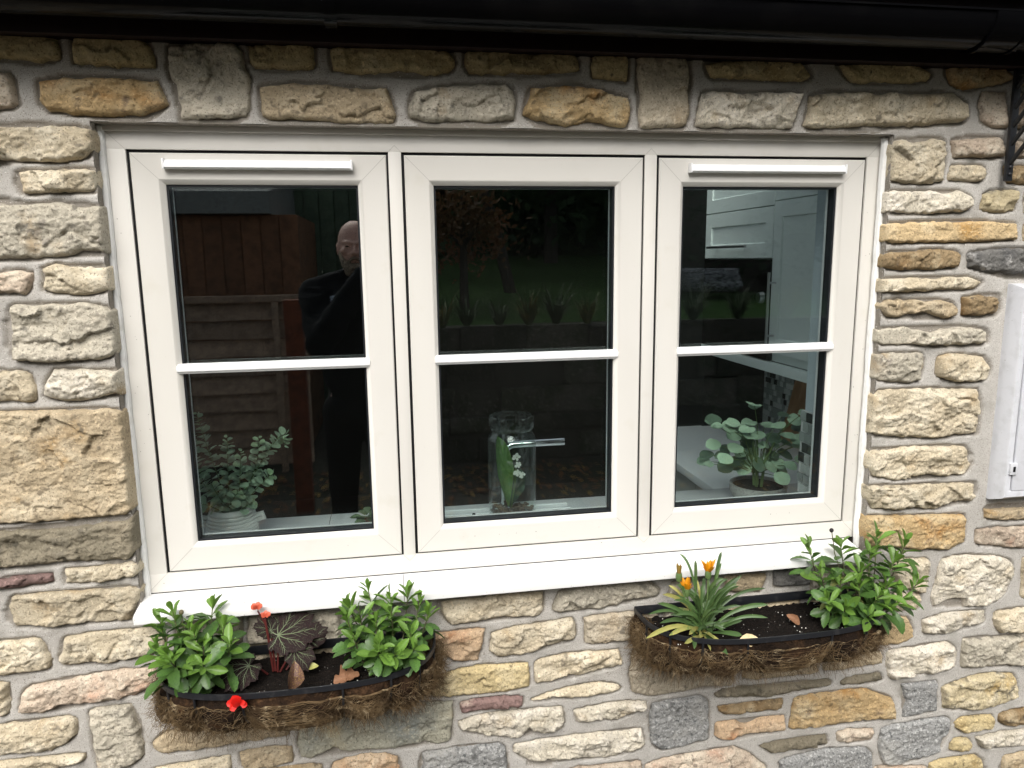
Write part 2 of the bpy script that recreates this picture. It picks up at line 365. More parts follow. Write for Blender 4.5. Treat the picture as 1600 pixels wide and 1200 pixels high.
# ------------------------------------------------------------------ materials
STONE_COL = {  # base, then stains (scale, colour, lo, hi, detail)
 'c': ((.50,.43,.31), [(16,(.60,.54,.42),.45,.65,6),(9,(.40,.29,.16),.60,.74,6),(60,(.25,.22,.17),.64,.76,4)]),
 'w': ((.56,.51,.41), [(18,(.66,.61,.52),.45,.62,6),(10,(.42,.33,.21),.60,.74,5),(45,(.25,.22,.18),.62,.74,5)]),
 'y': ((.47,.38,.21), [(14,(.56,.47,.29),.48,.66,6),(9,(.32,.23,.10),.58,.75,6),(55,(.10,.085,.055),.63,.73,4)]),
 'Y': ((.36,.29,.16), [(14,(.45,.37,.22),.5,.66,6),(12,(.16,.12,.06),.52,.7,7)]),
 'a': ((.49,.37,.21), [(16,(.58,.47,.30),.48,.66,6),(11,(.42,.26,.10),.55,.72,5),(50,(.28,.21,.12),.62,.74,4)]),
 'o': ((.46,.33,.17), [(13,(.54,.44,.28),.45,.62,6),(9,(.40,.20,.055),.52,.66,6),(26,(.17,.12,.08),.60,.72,6)]),
 'g': ((.42,.385,.31), [(14,(.50,.45,.36),.48,.66,6),(10,(.38,.29,.18),.60,.75,5),(50,(.24,.215,.18),.58,.72,6)]),
 's': ((.43,.375,.285), [(11,(.50,.44,.34),.48,.68,6),(9,(.36,.28,.18),.58,.74,5)]),
 'S': ((.36,.345,.27), [(9,(.27,.28,.25),.50,.66,6),(12,(.46,.39,.25),.58,.72,5)]),
 't': ((.44,.355,.235), [(14,(.53,.45,.32),.48,.66,6),(12,(.36,.24,.11),.58,.72,5),(60,(.27,.21,.14),.62,.74,4)]),
 'G': ((.30,.30,.29), [(150,(.50,.50,.48),.55,.64,3),(130,(.12,.125,.125),.58,.66,3),(10,(.40,.39,.36),.52,.7,5)]),
 'p': ((.46,.375,.29), [(15,(.56,.49,.39),.48,.64,6),(10,(.42,.26,.18),.58,.72,5),(50,(.23,.19,.15),.62,.73,5)]),
 'q': ((.50,.36,.23), [(15,(.60,.47,.33),.48,.64,6),(9,(.43,.20,.09),.56,.7,5)]),
 'r': ((.22,.145,.13), [(22,(.42,.34,.28),.56,.68,6),(14,(.12,.08,.07),.5,.7,5)]),
 'd': ((.20,.175,.125), [(12,(.29,.25,.18),.50,.68,6),(10,(.11,.10,.08),.55,.72,5)]),
 'b': ((.28,.205,.115), [(22,(.45,.37,.24),.52,.66,6),(14,(.20,.12,.05),.52,.68,5),(45,(.09,.07,.05),.6,.7,5)]),
 'k': ((.16,.155,.145), [(28,(.42,.41,.39),.57,.66,6),(12,(.08,.08,.08),.5,.7,5)]),
 'm': ((.46,.39,.25), [(22,(.55,.48,.34),.48,.62,6),(26,(.17,.16,.13),.55,.66,6),(10,(.42,.30,.12),.58,.7,5)]),
}
STONE_M = {k: mat('sandstone_'+k if k.islower() else 'sandstone_dark_'+k.lower(), c, rough=.86, spec=.25, mix=[(3.5,tuple(x*.84 for x in c),.45,.7,3)]+m+[(240,tuple(x*.50 for x in c),.56,.68,3),(170,tuple(min(.74,x*1.3) for x in c),.57,.68,3),(34,tuple(x*.45+.01 for x in c),.63,.70,7)],
                  bump=((520,.55,.0016),(190,.6,.0035),(75,.35,.004)), vary=.11) for k, (c, m) in STONE_COL.items()}
M_MORTAR = mat('pointing_mortar', (.255,.23,.195), rough=.92, spec=.2, mix=[(6,(.36,.34,.31),.50,.80,5),(38,(.60,.58,.54),.60,.85,5),(420,(.20,.18,.15),.56,.70,2),(330,(.72,.70,.66),.64,.74,2),(15,(.30,.285,.25),.60,.78,6)],
               attr=('strap', (.52,.50,.465)), bump=((480,.6,.0016),(150,.4,.002),(40,.3,.002)))
M_UPVC = mat('cream_upvc', (.675,.655,.61), rough=.34, spec=.4, mix=[(3,(.65,.63,.58),.45,.7,2),(14,(.62,.595,.53),.62,.82,6),(700,(.45,.42,.36),.775,.80,1)])
M_WHITE = mat('white_upvc', (.88,.885,.89), rough=.3, spec=.45, mix=[(4,(.85,.855,.86),.45,.7,2)])
M_SILL = mat('white_sill_upvc', (.73,.73,.715), rough=.33, spec=.45, mix=[(5,(.69,.685,.66),.5,.75,3),(260,(.35,.32,.27),.765,.79,1)])
M_SILICONE = mat('white_silicone', (.80,.80,.78), rough=.5, mix=[(30,(.66,.65,.61),.5,.72,4)], bump=((120,.5,.002),))
M_GASKET = mat('black_rubber', (.008,.008,.009), rough=.6, spec=.2)
M_SPACER = mat('dark_spacer_bar', (.013,.015,.018), rough=.45, spec=.3)
M_SEAM = mat('mitre_seam', (.46,.445,.41), rough=.6)
M_GLASS = glass_mat('window_glass', .054, (.955,.975,.968), (.96,1,.985))
M_BLACKPLASTIC = mat('black_gutter_plastic', (.003,.003,.0035), rough=.16, spec=.06, mix=[(8,(.006,.006,.006),.5,.75,6)], bump=((25,.10,.002),))
M_FASCIA = mat('dark_brown_fascia', (.009,.004,.004), rough=.5, spec=.12, mix=[(20,(.014,.007,.007),.5,.7,5)])
M_IRON = mat('black_painted_iron', (.012,.013,.016), rough=.42, spec=.5, mix=[(60,(.03,.03,.032),.55,.7,4)], bump=((250,.2,.001),))
M_METER = mat('white_meter_plastic', (.62,.63,.66), rough=.45, mix=[(40,(.55,.56,.58),.5,.7,4),(220,(.42,.42,.42),.70,.74,2)], bump=((500,.15,.0006),))
M_SOIL = mat('potting_soil', (.007,.0052,.004), rough=.95, spec=.15, mix=[(260,(.022,.016,.012),.55,.7,3),(170,(.4,.38,.35),.75,.77,1)], bump=((120,1.,.006),(380,.8,.003)))
M_COCO = mat('coco_fibre_mat', (.032,.018,.010), rough=.95, spec=.1, mix=[(70,(.085,.046,.023),.50,.68,6),(16,(.014,.009,.006),.42,.60,5)], bump=((180,1.,.005),(500,.7,.002)))
M_STRAND = mat('coco_strand', (.165,.11,.055), rough=.85, spec=.2, mix=[(25,(.07,.044,.022),.42,.62,3),(60,(.40,.31,.19),.56,.7,2)])

# ------------------------------------------------------------------ the stone wall
FX0, FX1, FZ0, FZ1 = -.049, 1.700, .872, 1.913          # the window opening in the wall
polys = []
for line in STONES.strip().splitlines():
    t = line.split(); polys.append((t[0], [tuple(int(q)/1000 for q in p.split(',')) for p in t[1:]]))
wall = thing('stone_wall', 'rubble stone house wall of buff and grey blocks with raised grey pointing around the window', 'wall', (.8,-.02,0))

def wobble(poly, seed, step=.009, amp=.0046):
    out = []
    for i in range(len(poly)):
        a, b = np.array(poly[i-1]), np.array(poly[i]); n = max(1, int(np.hypot(*(b-a))/step))
        for k in range(n): out.append(a+(b-a)*k/n)
    P = np.array(out)
    # soften the corners a little, then roughen the outline
    P = P*.94+.03*np.roll(P,1,0)+.03*np.roll(P,-1,0)
    area = .5*np.sum(P[:,0]*np.roll(P[:,1],-1)-np.roll(P[:,0],-1)*P[:,1]); T = np.roll(P,-1,0)-np.roll(P,1,0); T /= np.linalg.norm(T,axis=1)[:,None]+1e-9
    P = P+np.stack([T[:,1],-T[:,0]],1)*(.0016 if area > 0 else -.0016)
    P[:,0] += amp*fbm(P[:,0]*60,P[:,1]*60,seed*3.1,4)*1.6; P[:,1] += amp*fbm(P[:,0]*60,P[:,1]*60,seed*3.1+50,4)*1.6
    mid = P.mean(0)
    if FZ0 < mid[1] < FZ1: P[:,0] = np.maximum(P[:,0],FX1-.005) if mid[0] > 1 else np.minimum(P[:,0],FX0+.004)
    return [tuple(p) for p in P]
ROUGH = dict(c=.84,w=.95,y=.42,Y=.55,a=.32,o=.72,g=.80,s=.40,S=.5,t=.55,G=.42,p=.80,q=.8,r=.6,d=.8,b=.7,k=.7,m=.8)
def stone_arrays(key, poly, seed, step):
    """a rock-faced block as a height field over its outline"""
    r = np.random.default_rng(seed+11); P = np.array(poly)
    x0,z0 = P.min(0)-.008; x1,z1 = P.max(0)+.008
    gx, gz = np.arange(x0,x1,step), np.arange(z0,z1,step); X, Z = np.meshgrid(gx,gz)
    d = poly_dist(X, Z, poly); k = ROUGH[key]
    sx = seed*13.7
    # split-face facets: nearest of a few tilted planes, edges between them read as arrises
    n = int(np.clip((x1-x0)*(z1-z0)/.0022, 3, 26)); cx = r.uniform(x0,x1,n); cz = r.uniform(z0,z1,n)
    wx = X+.024*fbm(X*26,Z*26,sx,4); wz = Z+.018*fbm(X*26,Z*26,sx+9,4)
    D = np.stack([np.hypot((wx-a)*.75, wz-b) for a,b in zip(cx,cz)]); i = D.argmin(0)
    tx, tz, th = r.normal(0,.13,n), r.normal(0,.20,n), r.normal(0,.0026,n)
    fac = th[i]+tx[i]*(wx-cx[i])+tz[i]*(wz-cz[i])
    bed = 1-np.abs(fbm(X*18,Z*46+.8*fbm(X*12,Z*12,sx,2),sx+3,4))*2
    lump = fbm(X*11,Z*14,sx+21,2)
    fine = fbm(X*75,Z*105,sx+33,4)
    rise = r.uniform(.006,.013)*(1 if k > .5 else .75)
    e = r.uniform(.0012,.0024)*(1.25 if k > .7 else 1)
    up = 1-np.exp(-np.clip(d,0,None)/e)
    fac = np.where(np.abs(fac) > .011, np.sign(fac)*(.011+(np.abs(fac)-.011)*.4), fac)
    h = .0065*up + rise*(1-np.exp(-np.clip(d,0,None)/(2.2*e)))*.5 + up*k*(fac*.95+.0042*bed+.0040*lump+.0042*fine+.0022*pn(X*260,Z*330,sx+41)) + .0020*(1-k*.4)*fine*up
    for _ in range(r.poisson(1.5*k) if k > .7 else 0):          # conchoidal scoops
        a, b, R = r.uniform(x0,x1), r.uniform(z0,z1), r.uniform(.025,.055)
        h = h-.010*np.clip(1-((X-a)**2+((Z-b)*1.6)**2)/R**2, 0, 1)
    h = np.maximum(h, .0005+.004*up)
    y = -(.0335+h)
    jamb = FZ0-.03 < (z0+z1)/2 < FZ1 and (abs(x0+.008-FX1) < .06 or abs(x1-.008-FX0) < .06)     # blocks at the opening return into it
    y = np.where(d < 0, -.0335+np.clip(-d,0,.004)*(9.2 if jamb else 3.6), y)
    keep = (d > -.0052)
    idx = -np.ones(X.shape,int); q = keep[:-1,:-1]&keep[1:,:-1]&keep[:-1,1:]&keep[1:,1:]
    use = np.zeros(X.shape,bool); use[:-1,:-1]|=q; use[1:,:-1]|=q; use[:-1,1:]|=q; use[1:,1:]|=q
    idx[use] = np.arange(use.sum())
    V = np.stack([X[use],y[use],Z[use]],1)
    F = np.stack([idx[:-1,:-1][q],idx[:-1,1:][q],idx[1:,1:][q],idx[1:,:-1][q]],1)
    return V, F
shaped = []
for i, (k, p) in enumerate(polys):
    w = wobble(p, i); shaped.append(w)
    V, F = stone_arrays(k, w, i, .0027 if len(p) < 99 else .003)
    c = V.mean(0); c[1] = -.03
    link('stone', np_mesh('stone', V-c, F, STONE_M[k]), wall, M=Matrix.Translation(c))

# blocks of the wall beyond the photograph's frame, coursed the same way and kept as one part
XL, XR, ZT = -1.7, 3.6, 2.20
view = [(-.205,2.10),(-.375,.52),(2.27,.16),(2.045,2.13)]   # what the photograph shows of the wall
def clear(x0,x1,z0,z1):
    if x1 > FX0-.02 and x0 < FX1+.02 and z1 > FZ0-.03 and z0 < FZ1+.03: return False
    xs, zs = np.meshgrid(np.linspace(x0,x1,6),np.linspace(z0,z1,4))
    if (poly_dist(xs,zs,view) > -.004).any(): return False
    for p in shaped:
        a = np.array(p)
        if a[:,0].max()+.010 > x0 and a[:,0].min()-.010 < x1 and a[:,1].max()+.010 > z0 and a[:,1].min()-.010 < z1: return False
    return True
ext = {}; z = .03; r = random.Random(5); cnt = 0; far_polys = []
while z < ZT-.03:
    h = r.choice([.06,.08,.10,.13]); x = XL+r.uniform(0,.2)
    while x < XR:
        wd = r.uniform(.12,.36)
        for a, b in ((x, x+wd),(x,x+wd*.55),(x+wd*.45,x+wd)):
            if clear(a,b,z,z+h):
                j = lambda: r.uniform(-.008,.008)
                p = [(a+j(),z+j()),((a+b)/2,z+j()),(b+j(),z+j()),(b+j(),z+h/2),(b+j(),z+h+j()),((a+b)/2,z+h+j()),(a+j(),z+h+j()),(a+j(),z+h/2)]
                key = r.choice('ccccwggyatpoqG'); w = wobble(p, 500+cnt); far_polys.append(w)
                ext.setdefault(key, []).append(stone_arrays(key, w, 500+cnt, .008)); cnt += 1
                break
        x += wd+.022
    z += h+.022
for key, lst in ext.items():
    Vs, Fs, o = [], [], 0
    for V, F in lst: Vs.append(V); Fs.append(F+o); o += len(V)
    link('outlying_stones', np_mesh('outlying_stones', np.concatenate(Vs), np.concatenate(Fs), STONE_M[key]), wall, 'stuff')

# the mortar: recessed bed with the raised strap pointing down the middle of every joint
def axis(lo, hi, f0, f1, fine, coarse): return np.concatenate([np.arange(lo,f0,coarse), np.arange(f0,f1,fine), np.arange(f1,hi+coarse,coarse)])
def snap(a, *vals):
    for v in vals: a[np.abs(a-v).argmin()] = v
    return a
gx = snap(axis(XL,XR,-.42,2.32,.0042,.02), FX0, FX1); gz = snap(axis(0,ZT,.12,2.14,.0042,.02), FZ0, FZ1)
X, Z = np.meshgrid(gx, gz); d1 = np.full(X.shape, .2); d2 = np.full(X.shape, .2)
def hull(p):
    p = sorted(p)
    def half(q):
        h = []
        for c in q:
            while len(h) > 1 and (h[-1][0]-h[-2][0])*(c[1]-h[-2][1])-(h[-1][1]-h[-2][1])*(c[0]-h[-2][0]) <= 0: h.pop()
            h.append(c)
        return h[:-1]
    return half(p)+half(p[::-1])
for p in [hull(q) for q in shaped+far_polys]:
    a = np.array(p); m = .045
    ix = np.searchsorted(gx,[a[:,0].min()-m,a[:,0].max()+m]); iz = np.searchsorted(gz,[a[:,1].min()-m,a[:,1].max()+m])
    sl = (slice(iz[0],iz[1]), slice(ix[0],ix[1]))
    if X[sl].size == 0: continue
    # distance to a straightened outline keeps the strap's edges ruled rather than wavy
    d = np.maximum(-poly_dist(X[sl],Z[sl],p), 0)
    A, B = d1[sl], d2[sl]; lo = np.minimum(A,d); hi = np.minimum(np.maximum(A,d),B); d1[sl] = lo; d2[sl] = hi
rat = d1/(d1+d2+1e-6)+.05*fbm(X*16,Z*16,2.,3)
thr = .115+.11*np.clip(fbm(X*3.1,Z*3.1,31.,2)+.5*(Z-1.15),-.6,.95)
st = np.maximum(sstep(thr,thr+.06,rat)*sstep(.0010,.0022,d1), sstep(.011,.015,d1+.003*fbm(X*30,Z*30,8.,2)))
strap = np.clip(st,0,1)
H = .0298+.0062*strap+.0016*fbm(X*60,Z*60,1.,3)*(1-.6*strap)+.0012*fbm(X*9,Z*9,4.,2)
H += .0008*fbm(X*160,Z*160,6.,2)
keep = ~((X > FX0+1e-5)&(X < FX1-1e-5)&(Z > FZ0+1e-5)&(Z < FZ1-1e-5))
# quads entirely inside the opening go
xin = (gx[:-1]>=FX0-1e-6)&(gx[1:]<=FX1+1e-6); zin = (gz[:-1]>=FZ0-1e-6)&(gz[1:]<=FZ1+1e-6)
q = ~(zin[:,None]&xin[None,:])
use = np.zeros(X.shape,bool); use[:-1,:-1]|=q; use[1:,:-1]|=q; use[:-1,1:]|=q; use[1:,1:]|=q
idx = -np.ones(X.shape,int); idx[use] = np.arange(use.sum())
V = np.stack([X[use],-H[use],Z[use]],1); F = np.stack([idx[:-1,:-1][q],idx[:-1,1:][q],idx[1:,1:][q],idx[1:,:-1][q]],1)
blot = np.clip(strap*(.80+.35*fbm(X*7,Z*7,12.,4)),0,1)
link('pointing', np_mesh('pointing', V, F, M_MORTAR, attr=('strap', blot[use])), wall)
rv = MB()     # mortar returning into the opening
for a, b in (((FX0-.006,-.032,FZ0),(FX0+.001,.06,FZ1)), ((FX1-.001,-.032,FZ0),(FX1+.006,.06,FZ1)), ((FX0-.006,-.033,FZ1-.001),(FX1+.006,.06,FZ1+.006)), ((FX0,-.03,FZ0-.006),(FX1,.06,FZ0+.0005))): rv.box(a, b)
rv.build('reveal_mortar', M_MORTAR, wall, smooth=False)
bk = MB()     # the wall's core, with the opening left free
for a, b in (((XL,-.015,0),(FX0-.004,.18,2.255)), ((FX1+.004,-.015,0),(XR,.18,2.255)), ((FX0-.004,-.015,FZ1+.004),(FX1+.004,.18,2.255)), ((FX0-.004,-.015,0),(FX1+.004,.18,FZ0-.004))): bk.box(a, b)
bk.build('wall_core', mat('plastered_core', (.62,.66,.68), rough=.7), wall, smooth=False)

# ------------------------------------------------------------------ the window
win = thing('casement_window', 'wide cream upvc casement window with three sashes set in the stone wall', 'window', (.83,.0,.905))
OZ0, OZ1 = .950, 1.8656
OPEN = [(0,.5262),(.5539,1.1035),(1.1321,1.66)]
def ring(mb, x0,x1,z0,z1, prof):
    """four mitred rails: prof = [(inset, y)] open strip from outside in"""
    n = len(prof)
    C = [[(x0+o,y,z0+o),(x1-o,y,z0+o),(x1-o,y,z1-o),(x0+o,y,z1-o)] for o,y in prof]
    vs = [p for c in C for p in c]; fs = []
    for i in range(n-1):
        for k in range(4): a, b = i*4+k, i*4+(k+1)%4; fs.append((a,b,b+4,a+4))
    return mb.add(vs, fs)
f = MB(); ox0, ox1, oz0, oz1 = -.047, 1.712, .905, 1.911
F_ = (OPEN[0][0]-ox0)
# outer frame: bottom, top, sides as face boards, mullions between the sashes
f.bbox((ox0,0,oz0),(ox1,.07,OZ0),.0018); f.bbox((ox0,0,OZ1),(ox1,.07,oz1),.0018)
f.bbox((ox0,.0003,OZ0-.002),(OPEN[0][0],.0697,OZ1+.002),.0015); f.bbox((OPEN[2][1],.0003,OZ0-.002),(ox1,.0697,OZ1+.002),.0015)
f.build('outer_frame', M_UPVC, win)
for a, b in ((OPEN[0][1],OPEN[1][0]),(OPEN[1][1],OPEN[2][0])):
    MB().bbox((a,.0003,OZ0-.002),(b,.0697,OZ1+.002),.0015).build('mullion', M_UPVC, win)
g = MB()      # seams: 45 degree welds at the frame corners and the arrow joints of the mullions
def seam(mb, x0,z0,x1,z1, y=-.00025, w=.0005):
    d = Vector((x1-x0,0,z1-z0)).normalized(); s = Vector((-d.z,0,d.x))*w
    p, q = Vector((x0,y,z0)), Vector((x1,y,z1)); mb.add([p-s,q-s,q+s,p+s], [(0,1,2,3)])
for x, sx in ((OPEN[0][0],-1),(OPEN[2][1],1)):
    for z, sz in ((OZ0,-1),(OZ1,1)): seam(g, x, z, x+sx*.038, z+sz*.038)
for a, b in ((OPEN[0][1],OPEN[1][0]),(OPEN[1][1],OPEN[2][0])):
    m_ = (a+b)/2
    for z, sz in ((OZ0,-1),(OZ1,1)): seam(g, a, z, m_, z+sz*.0138); seam(g, b, z, m_, z+sz*.0138)
g.build('weld_seam', M_SEAM, win, smooth=False)
for a, b in OPEN:
    gk = MB(); gp = ring(gk, a-.001, b+.001, OZ0-.001, OZ1+.001, [(0,.006),(.013,.006)]); gk.build('frame_gasket', M_GASKET, win, smooth=False)
for i, (a, b) in enumerate(OPEN):
    x0, x1, z0, z1 = a+.0062, b-.0045, OZ0+.0036, OZ1-.0062
    sash = MB(); ring(sash, x0,x1,z0,z1, [(0,.068),(0,.0022),(.0022,0),(.0510,0),(.0528,.0006),(.0622,.0118),(.0622,.0148)])
    s_ob = sash.build('sash', M_UPVC, win)
    g = MB()
    for (xa,sx) in ((x0,1),(x1,-1)):
        for (za,sz) in ((z0,1),(z1,-1)): seam(g, xa+sx*.002, za+sz*.002, xa+sx*.052, za+sz*.052)
    g.build('weld_seam', M_SEAM, s_ob, smooth=False)
    gx0, gx1, gz0, gz1 = x0+.0622, x1-.0622, z0+.0622, z1-.0622
    gk = MB(); ring(gk, gx0-.001, gx1+.001, gz0-.001, gz1+.001, [(0,.0144),(.0052,.0144),(.0052,.0172)])
    ring(gk, gx0-.001, gx1+.001, gz0-.001, gz1+.001, [(.0040,.0172),(.0040,.0415)]); gk.build('spacer', M_SPACER, s_ob, smooth=False)
    ib = MB(); ring(ib, gx0-.03, gx1+.03, gz0-.03, gz1+.03, [(.0,.068),(.022,.068),(.034,.050),(.034,.0418)]); ib.build('inner_bead', M_WHITE, s_ob)
    for nm, ya, yb in (('outer_pane',.0162,.0200),('inner_pane',.0372,.0410)):
        MB().box((gx0+.0005,ya,gz0+.0005),(gx1-.0005,yb,gz1-.0005)).build(nm, M_GLASS, s_ob, smooth=False)
    zb = 1.4105   # bar stuck across the middle of the pane
    MB().extrude_x([(.0158,zb-.0105),(.0045,zb-.0105),(.0015,zb-.0060),(-.0012,zb-.0048),(-.0022,zb),(-.0012,zb+.0048),(.0015,zb+.0060),(.0045,zb+.0105),(.0158,zb+.0105)], gx0-.0085, gx1+.0085).build('glazing_bar', M_WHITE, s_ob)
for a, b in ((.0715,.4510),(1.2070,1.5975)):
    v = MB().extrude_x([(-.0004,1.8265),(-.0150,1.8270),(-.0185,1.8295),(-.0180,1.8370),(-.0125,1.8445),(-.0004,1.8462)], a+.004, b-.004).build('trickle_vent', M_WHITE, win)
    for x in (a, b-.0042): MB().bbox((x,-.0188,1.8258),(x+.0042,-.0004,1.8468),.0012).build('end_cap', M_WHITE, v)
    MB().tube([((a+b)/2,-.0158,1.8355),((a+b)/2,-.0148,1.8355)], .0042, 16).build('screw_cap', M_WHITE, v)
def bead(pts, r, name, m=M_SILICONE):
    P = np.array(pts[0])[None]+(np.array(pts[1])-np.array(pts[0]))[None]*np.linspace(0,1,90)[:,None]
    n = fbm(P[:,0]*14, P[:,2]*14, 3., 3); P[:,0] += .0022*n; P[:,1] += .0012*fbm(P[:,0]*30,P[:,2]*30,8.,2)
    MB().tube([tuple(p) for p in P], [r*(1+.16*q) for q in fbm(P[:,0]*25,P[:,2]*25,1.,2)], 8).build(name, m, win)
bead([(FX0+.004,-.002,.884),(FX0+.004,-.002,1.908)], .0088, 'sealant_bead'); bead([(FX1-.0045,-.010,.884),(FX1-.0045,-.010,1.908)], .0092, 'sealant_bead')
MB().bbox((FX0,-.0065,1.9005),(FX1,.004,1.9128),.003).build('head_trim', M_UPVC, win)
def sill(x0, x1):
    return MB().extrude_x([(.03,.9045),(-.003,.9045),(-.0705,.8955),(-.0795,.8935),(-.0838,.8900),(-.0850,.8855),(-.0850,.8745),(-.0805,.8735),(-.0805,.8790),(-.045,.8800),(.03,.8800)], x0, x1)
SILL_END = 1.672
s1 = sill(-.0500,.5222).build('sill', M_SILL, win); s2 = sill(.5236,SILL_END).build('sill', M_SILL, win)
r = random.Random(77); dk = MB()      # specks of dirt on the frame and sill
for i in range(75):
    if i < 45: x, z = r.choice([(r.uniform(-.04,1.69),r.uniform(.908,.948)),(r.uniform(-.03,-.004),r.uniform(.95,1.86)),(r.uniform(1.664,1.685),r.uniform(.95,1.86)),(r.uniform(0,1.66),r.uniform(1.0,1.0)*.985)]); c = (x,-.0002 if z < .95 or x < 0 or x > 1.66 else -.0002,z); n = 6; q = r.uniform(.0004,.0011); dk.add([(c[0]+q*math.cos(2*PI*k/n),c[1]-.0003,c[2]+q*r.uniform(.7,1.2)*math.sin(2*PI*k/n)) for k in range(n)],[tuple(range(n))])
    else: x = r.uniform(-.03,1.64); t = r.uniform(.05,.95); q = r.uniform(.0005,.0014); dk.ball((x,-.003-.0675*t,.9047-.009*t), q, (1.3,1,.4), 6)
dk.build('dirt_specks', mat('dirt', (.06,.05,.04), rough=.9), win, smooth=False, kind='stuff')
MB().box((.5215,-.0835,.876),(.5243,.02,.8936)).build('sill_joint', M_GASKET, win, smooth=False)
MB().extrude_x([(-.0006,.9046),(-.0006,.9064),(.01,.9064),(.01,.9046)], -.0440, 1.7040).build('frame_drip_gap', M_GASKET, win)
# ------------------------------------------------------------------ eaves: fascia, gutter, roof
fa = MB().bbox((XL,-.102,2.055),(XR,-.080,2.26),.003).build('fascia_board', M_FASCIA); tag(fa, 'dark brown fascia board along the eaves behind the black gutter', 'fascia board')
so_ = MB().box((XL,-.079,2.062),(XR,.02,2.075)).build('soffit', M_FASCIA, smooth=False); tag(so_, 'narrow dark soffit strip closing the eaves above the top stones', 'soffit')
gut = thing('gutter', 'black plastic half round gutter running along the eaves above the window', 'gutter', (.8,-.17,2.06))
gc = (-.165, 2.128); gr = .060
def gutter_arc(r, a0=180, a1=360, n=18): return [(gc[0]+r*math.cos(math.radians(a0+(a1-a0)*i/n)), gc[1]+r*math.sin(math.radians(a0+(a1-a0)*i/n))) for i in range(n+1)]
MB().extrude_x([(gc[0]-gr-.004,gc[1]+.004),(gc[0]-gr-.004,gc[1])]+gutter_arc(gr)+gutter_arc(gr-.0025)[::-1]+[(gc[0]-gr+.003,gc[1]+.004)], XL, XR).build('gutter_channel', M_BLACKPLASTIC, gut)
un = MB()
for x in (1.775, 1.858): un.extrude_x(gutter_arc(gr+.006)+gutter_arc(gr+.0005)[::-1], x, x+.010)
un.extrude_x(gutter_arc(gr+.0035)+gutter_arc(gr+.0005)[::-1], 1.785, 1.858); un.build('union_bracket', M_BLACKPLASTIC, gut)
for x in (-.55, .42, 2.6): MB().extrude_x(gutter_arc(gr+.004)+gutter_arc(gr+.0005)[::-1], x, x+.022).build('support_bracket', M_BLACKPLASTIC, gut)
rf = thing('roof', 'dark tiled lean-to roof rising behind the gutter', 'roof', (.8,1,2.26))
mt = mat('slate_tile', (.06,.06,.065), rough=.75, vary=.2)
MB().add([(XL,-.16,2.205),(XR,-.16,2.205),(XR,.45,2.46),(XL,.45,2.46),(XL,-.16,2.225),(XR,-.16,2.225),(XR,.45,2.48),(XL,.45,2.48)], [(0,1,2,3),(4,7,6,5),(0,4,5,1),(1,5,6,2),(2,6,7,3),(3,7,4,0)]).build('roof_deck', mt, rf, smooth=False)

# ------------------------------------------------------------------ meter box
mbx = thing('meter_box', 'white wall mounted meter cupboard with hinged door at the right edge', 'meter box', (2.2,-.03,1.0))
bz0, bz1, bx0, bx1 = 1.000, 1.560, 2.046, 2.48
body = MB(); ring(body, bx0,bx1,bz0,bz1, [(0,-.012),(0,-.046),(.003,-.054),(.010,-.074),(.014,-.0775),(.026,-.0775),(.031,-.0745),(.031,-.060)])
body.box((bx0+.002,-.012,bz0+.002),(bx1-.002,0,bz1-.002)); body.build('frame', M_METER, mbx)
MB().bbox((bx0+.0332,-.0785,bz0+.0300),(bx1-.0332,-.066,bz1-.0300),.003).build('door', M_METER, mbx)
for z in (1.090, 1.478):
    h = MB().bbox((bx0+.019,-.0835,z-.015),(bx0+.039,-.074,z+.015),.0015).build('hinge', M_METER, mbx)
    MB().bbox((bx0+.026,-.0843,z-.007),(bx0+.033,-.0830,z+.007),.0005).build('hinge_pin', M_GASKET, h)

# ------------------------------------------------------------------ bracket for a hanging basket
br = thing('hanging_basket_bracket', 'black wrought iron hanging basket bracket screwed to the wall under the gutter', 'bracket', (1.995,-.045,1.806))
MB().bbox((1.986,-.062,1.806),(2.004,-.053,2.062),.0015).build('wall_bar', M_IRON, br)
MB().bbox((1.990,-.385,2.045),(2.000,-.062,2.059),.0015).build('arm', M_IRON, br)
for z in (2.018,1.973,1.932,1.891,1.846):
    L = 2.045-z; MB().tube([(1.995,-.060,z),(1.995,-.060-L*.95,z+L)], .0052, 8).build('rod', M_IRON, br)
for z in (1.822, 1.838, 2.035): MB().ball((1.995,-.0635,z), .0042, (1,.6,1)).build('screw_head', M_IRON, br)

# ------------------------------------------------------------------ wall troughs
def dpath(cx, a, b, y0=-.050, n=64, p=3., k=1.):
    out = []
    for i in range(n+1):
        t = PI*i/n; c, s = math.cos(t), math.sin(t)
        out.append((cx-a*math.copysign(abs(c)**(2/p), c), y0-b*abs(s)**(2/p)))
    return out
def strip_on(path, z0, z1, th):
    """flat bar standing on edge along a path"""
    mb = MB(); n = len(path); vs = []
    for i, (x, y) in enumerate(path):
        a, b = path[max(i-1,0)], path[min(i+1,n-1)]; d = Vector((b[0]-a[0], b[1]-a[1], 0)).normalized(); s = Vector((d.y,-d.x,0))*th
        vs += [(x-s.x,y-s.y,z0),(x+s.x,y+s.y,z0),(x+s.x,y+s.y,z1),(x-s.x,y-s.y,z1)]
    fs = []
    for i in range(n-1):
        for k in range(4): a, b = i*4+k, i*4+(k+1)%4; fs.append((a,b,b+4,a+4))
    return mb.add(vs, fs)
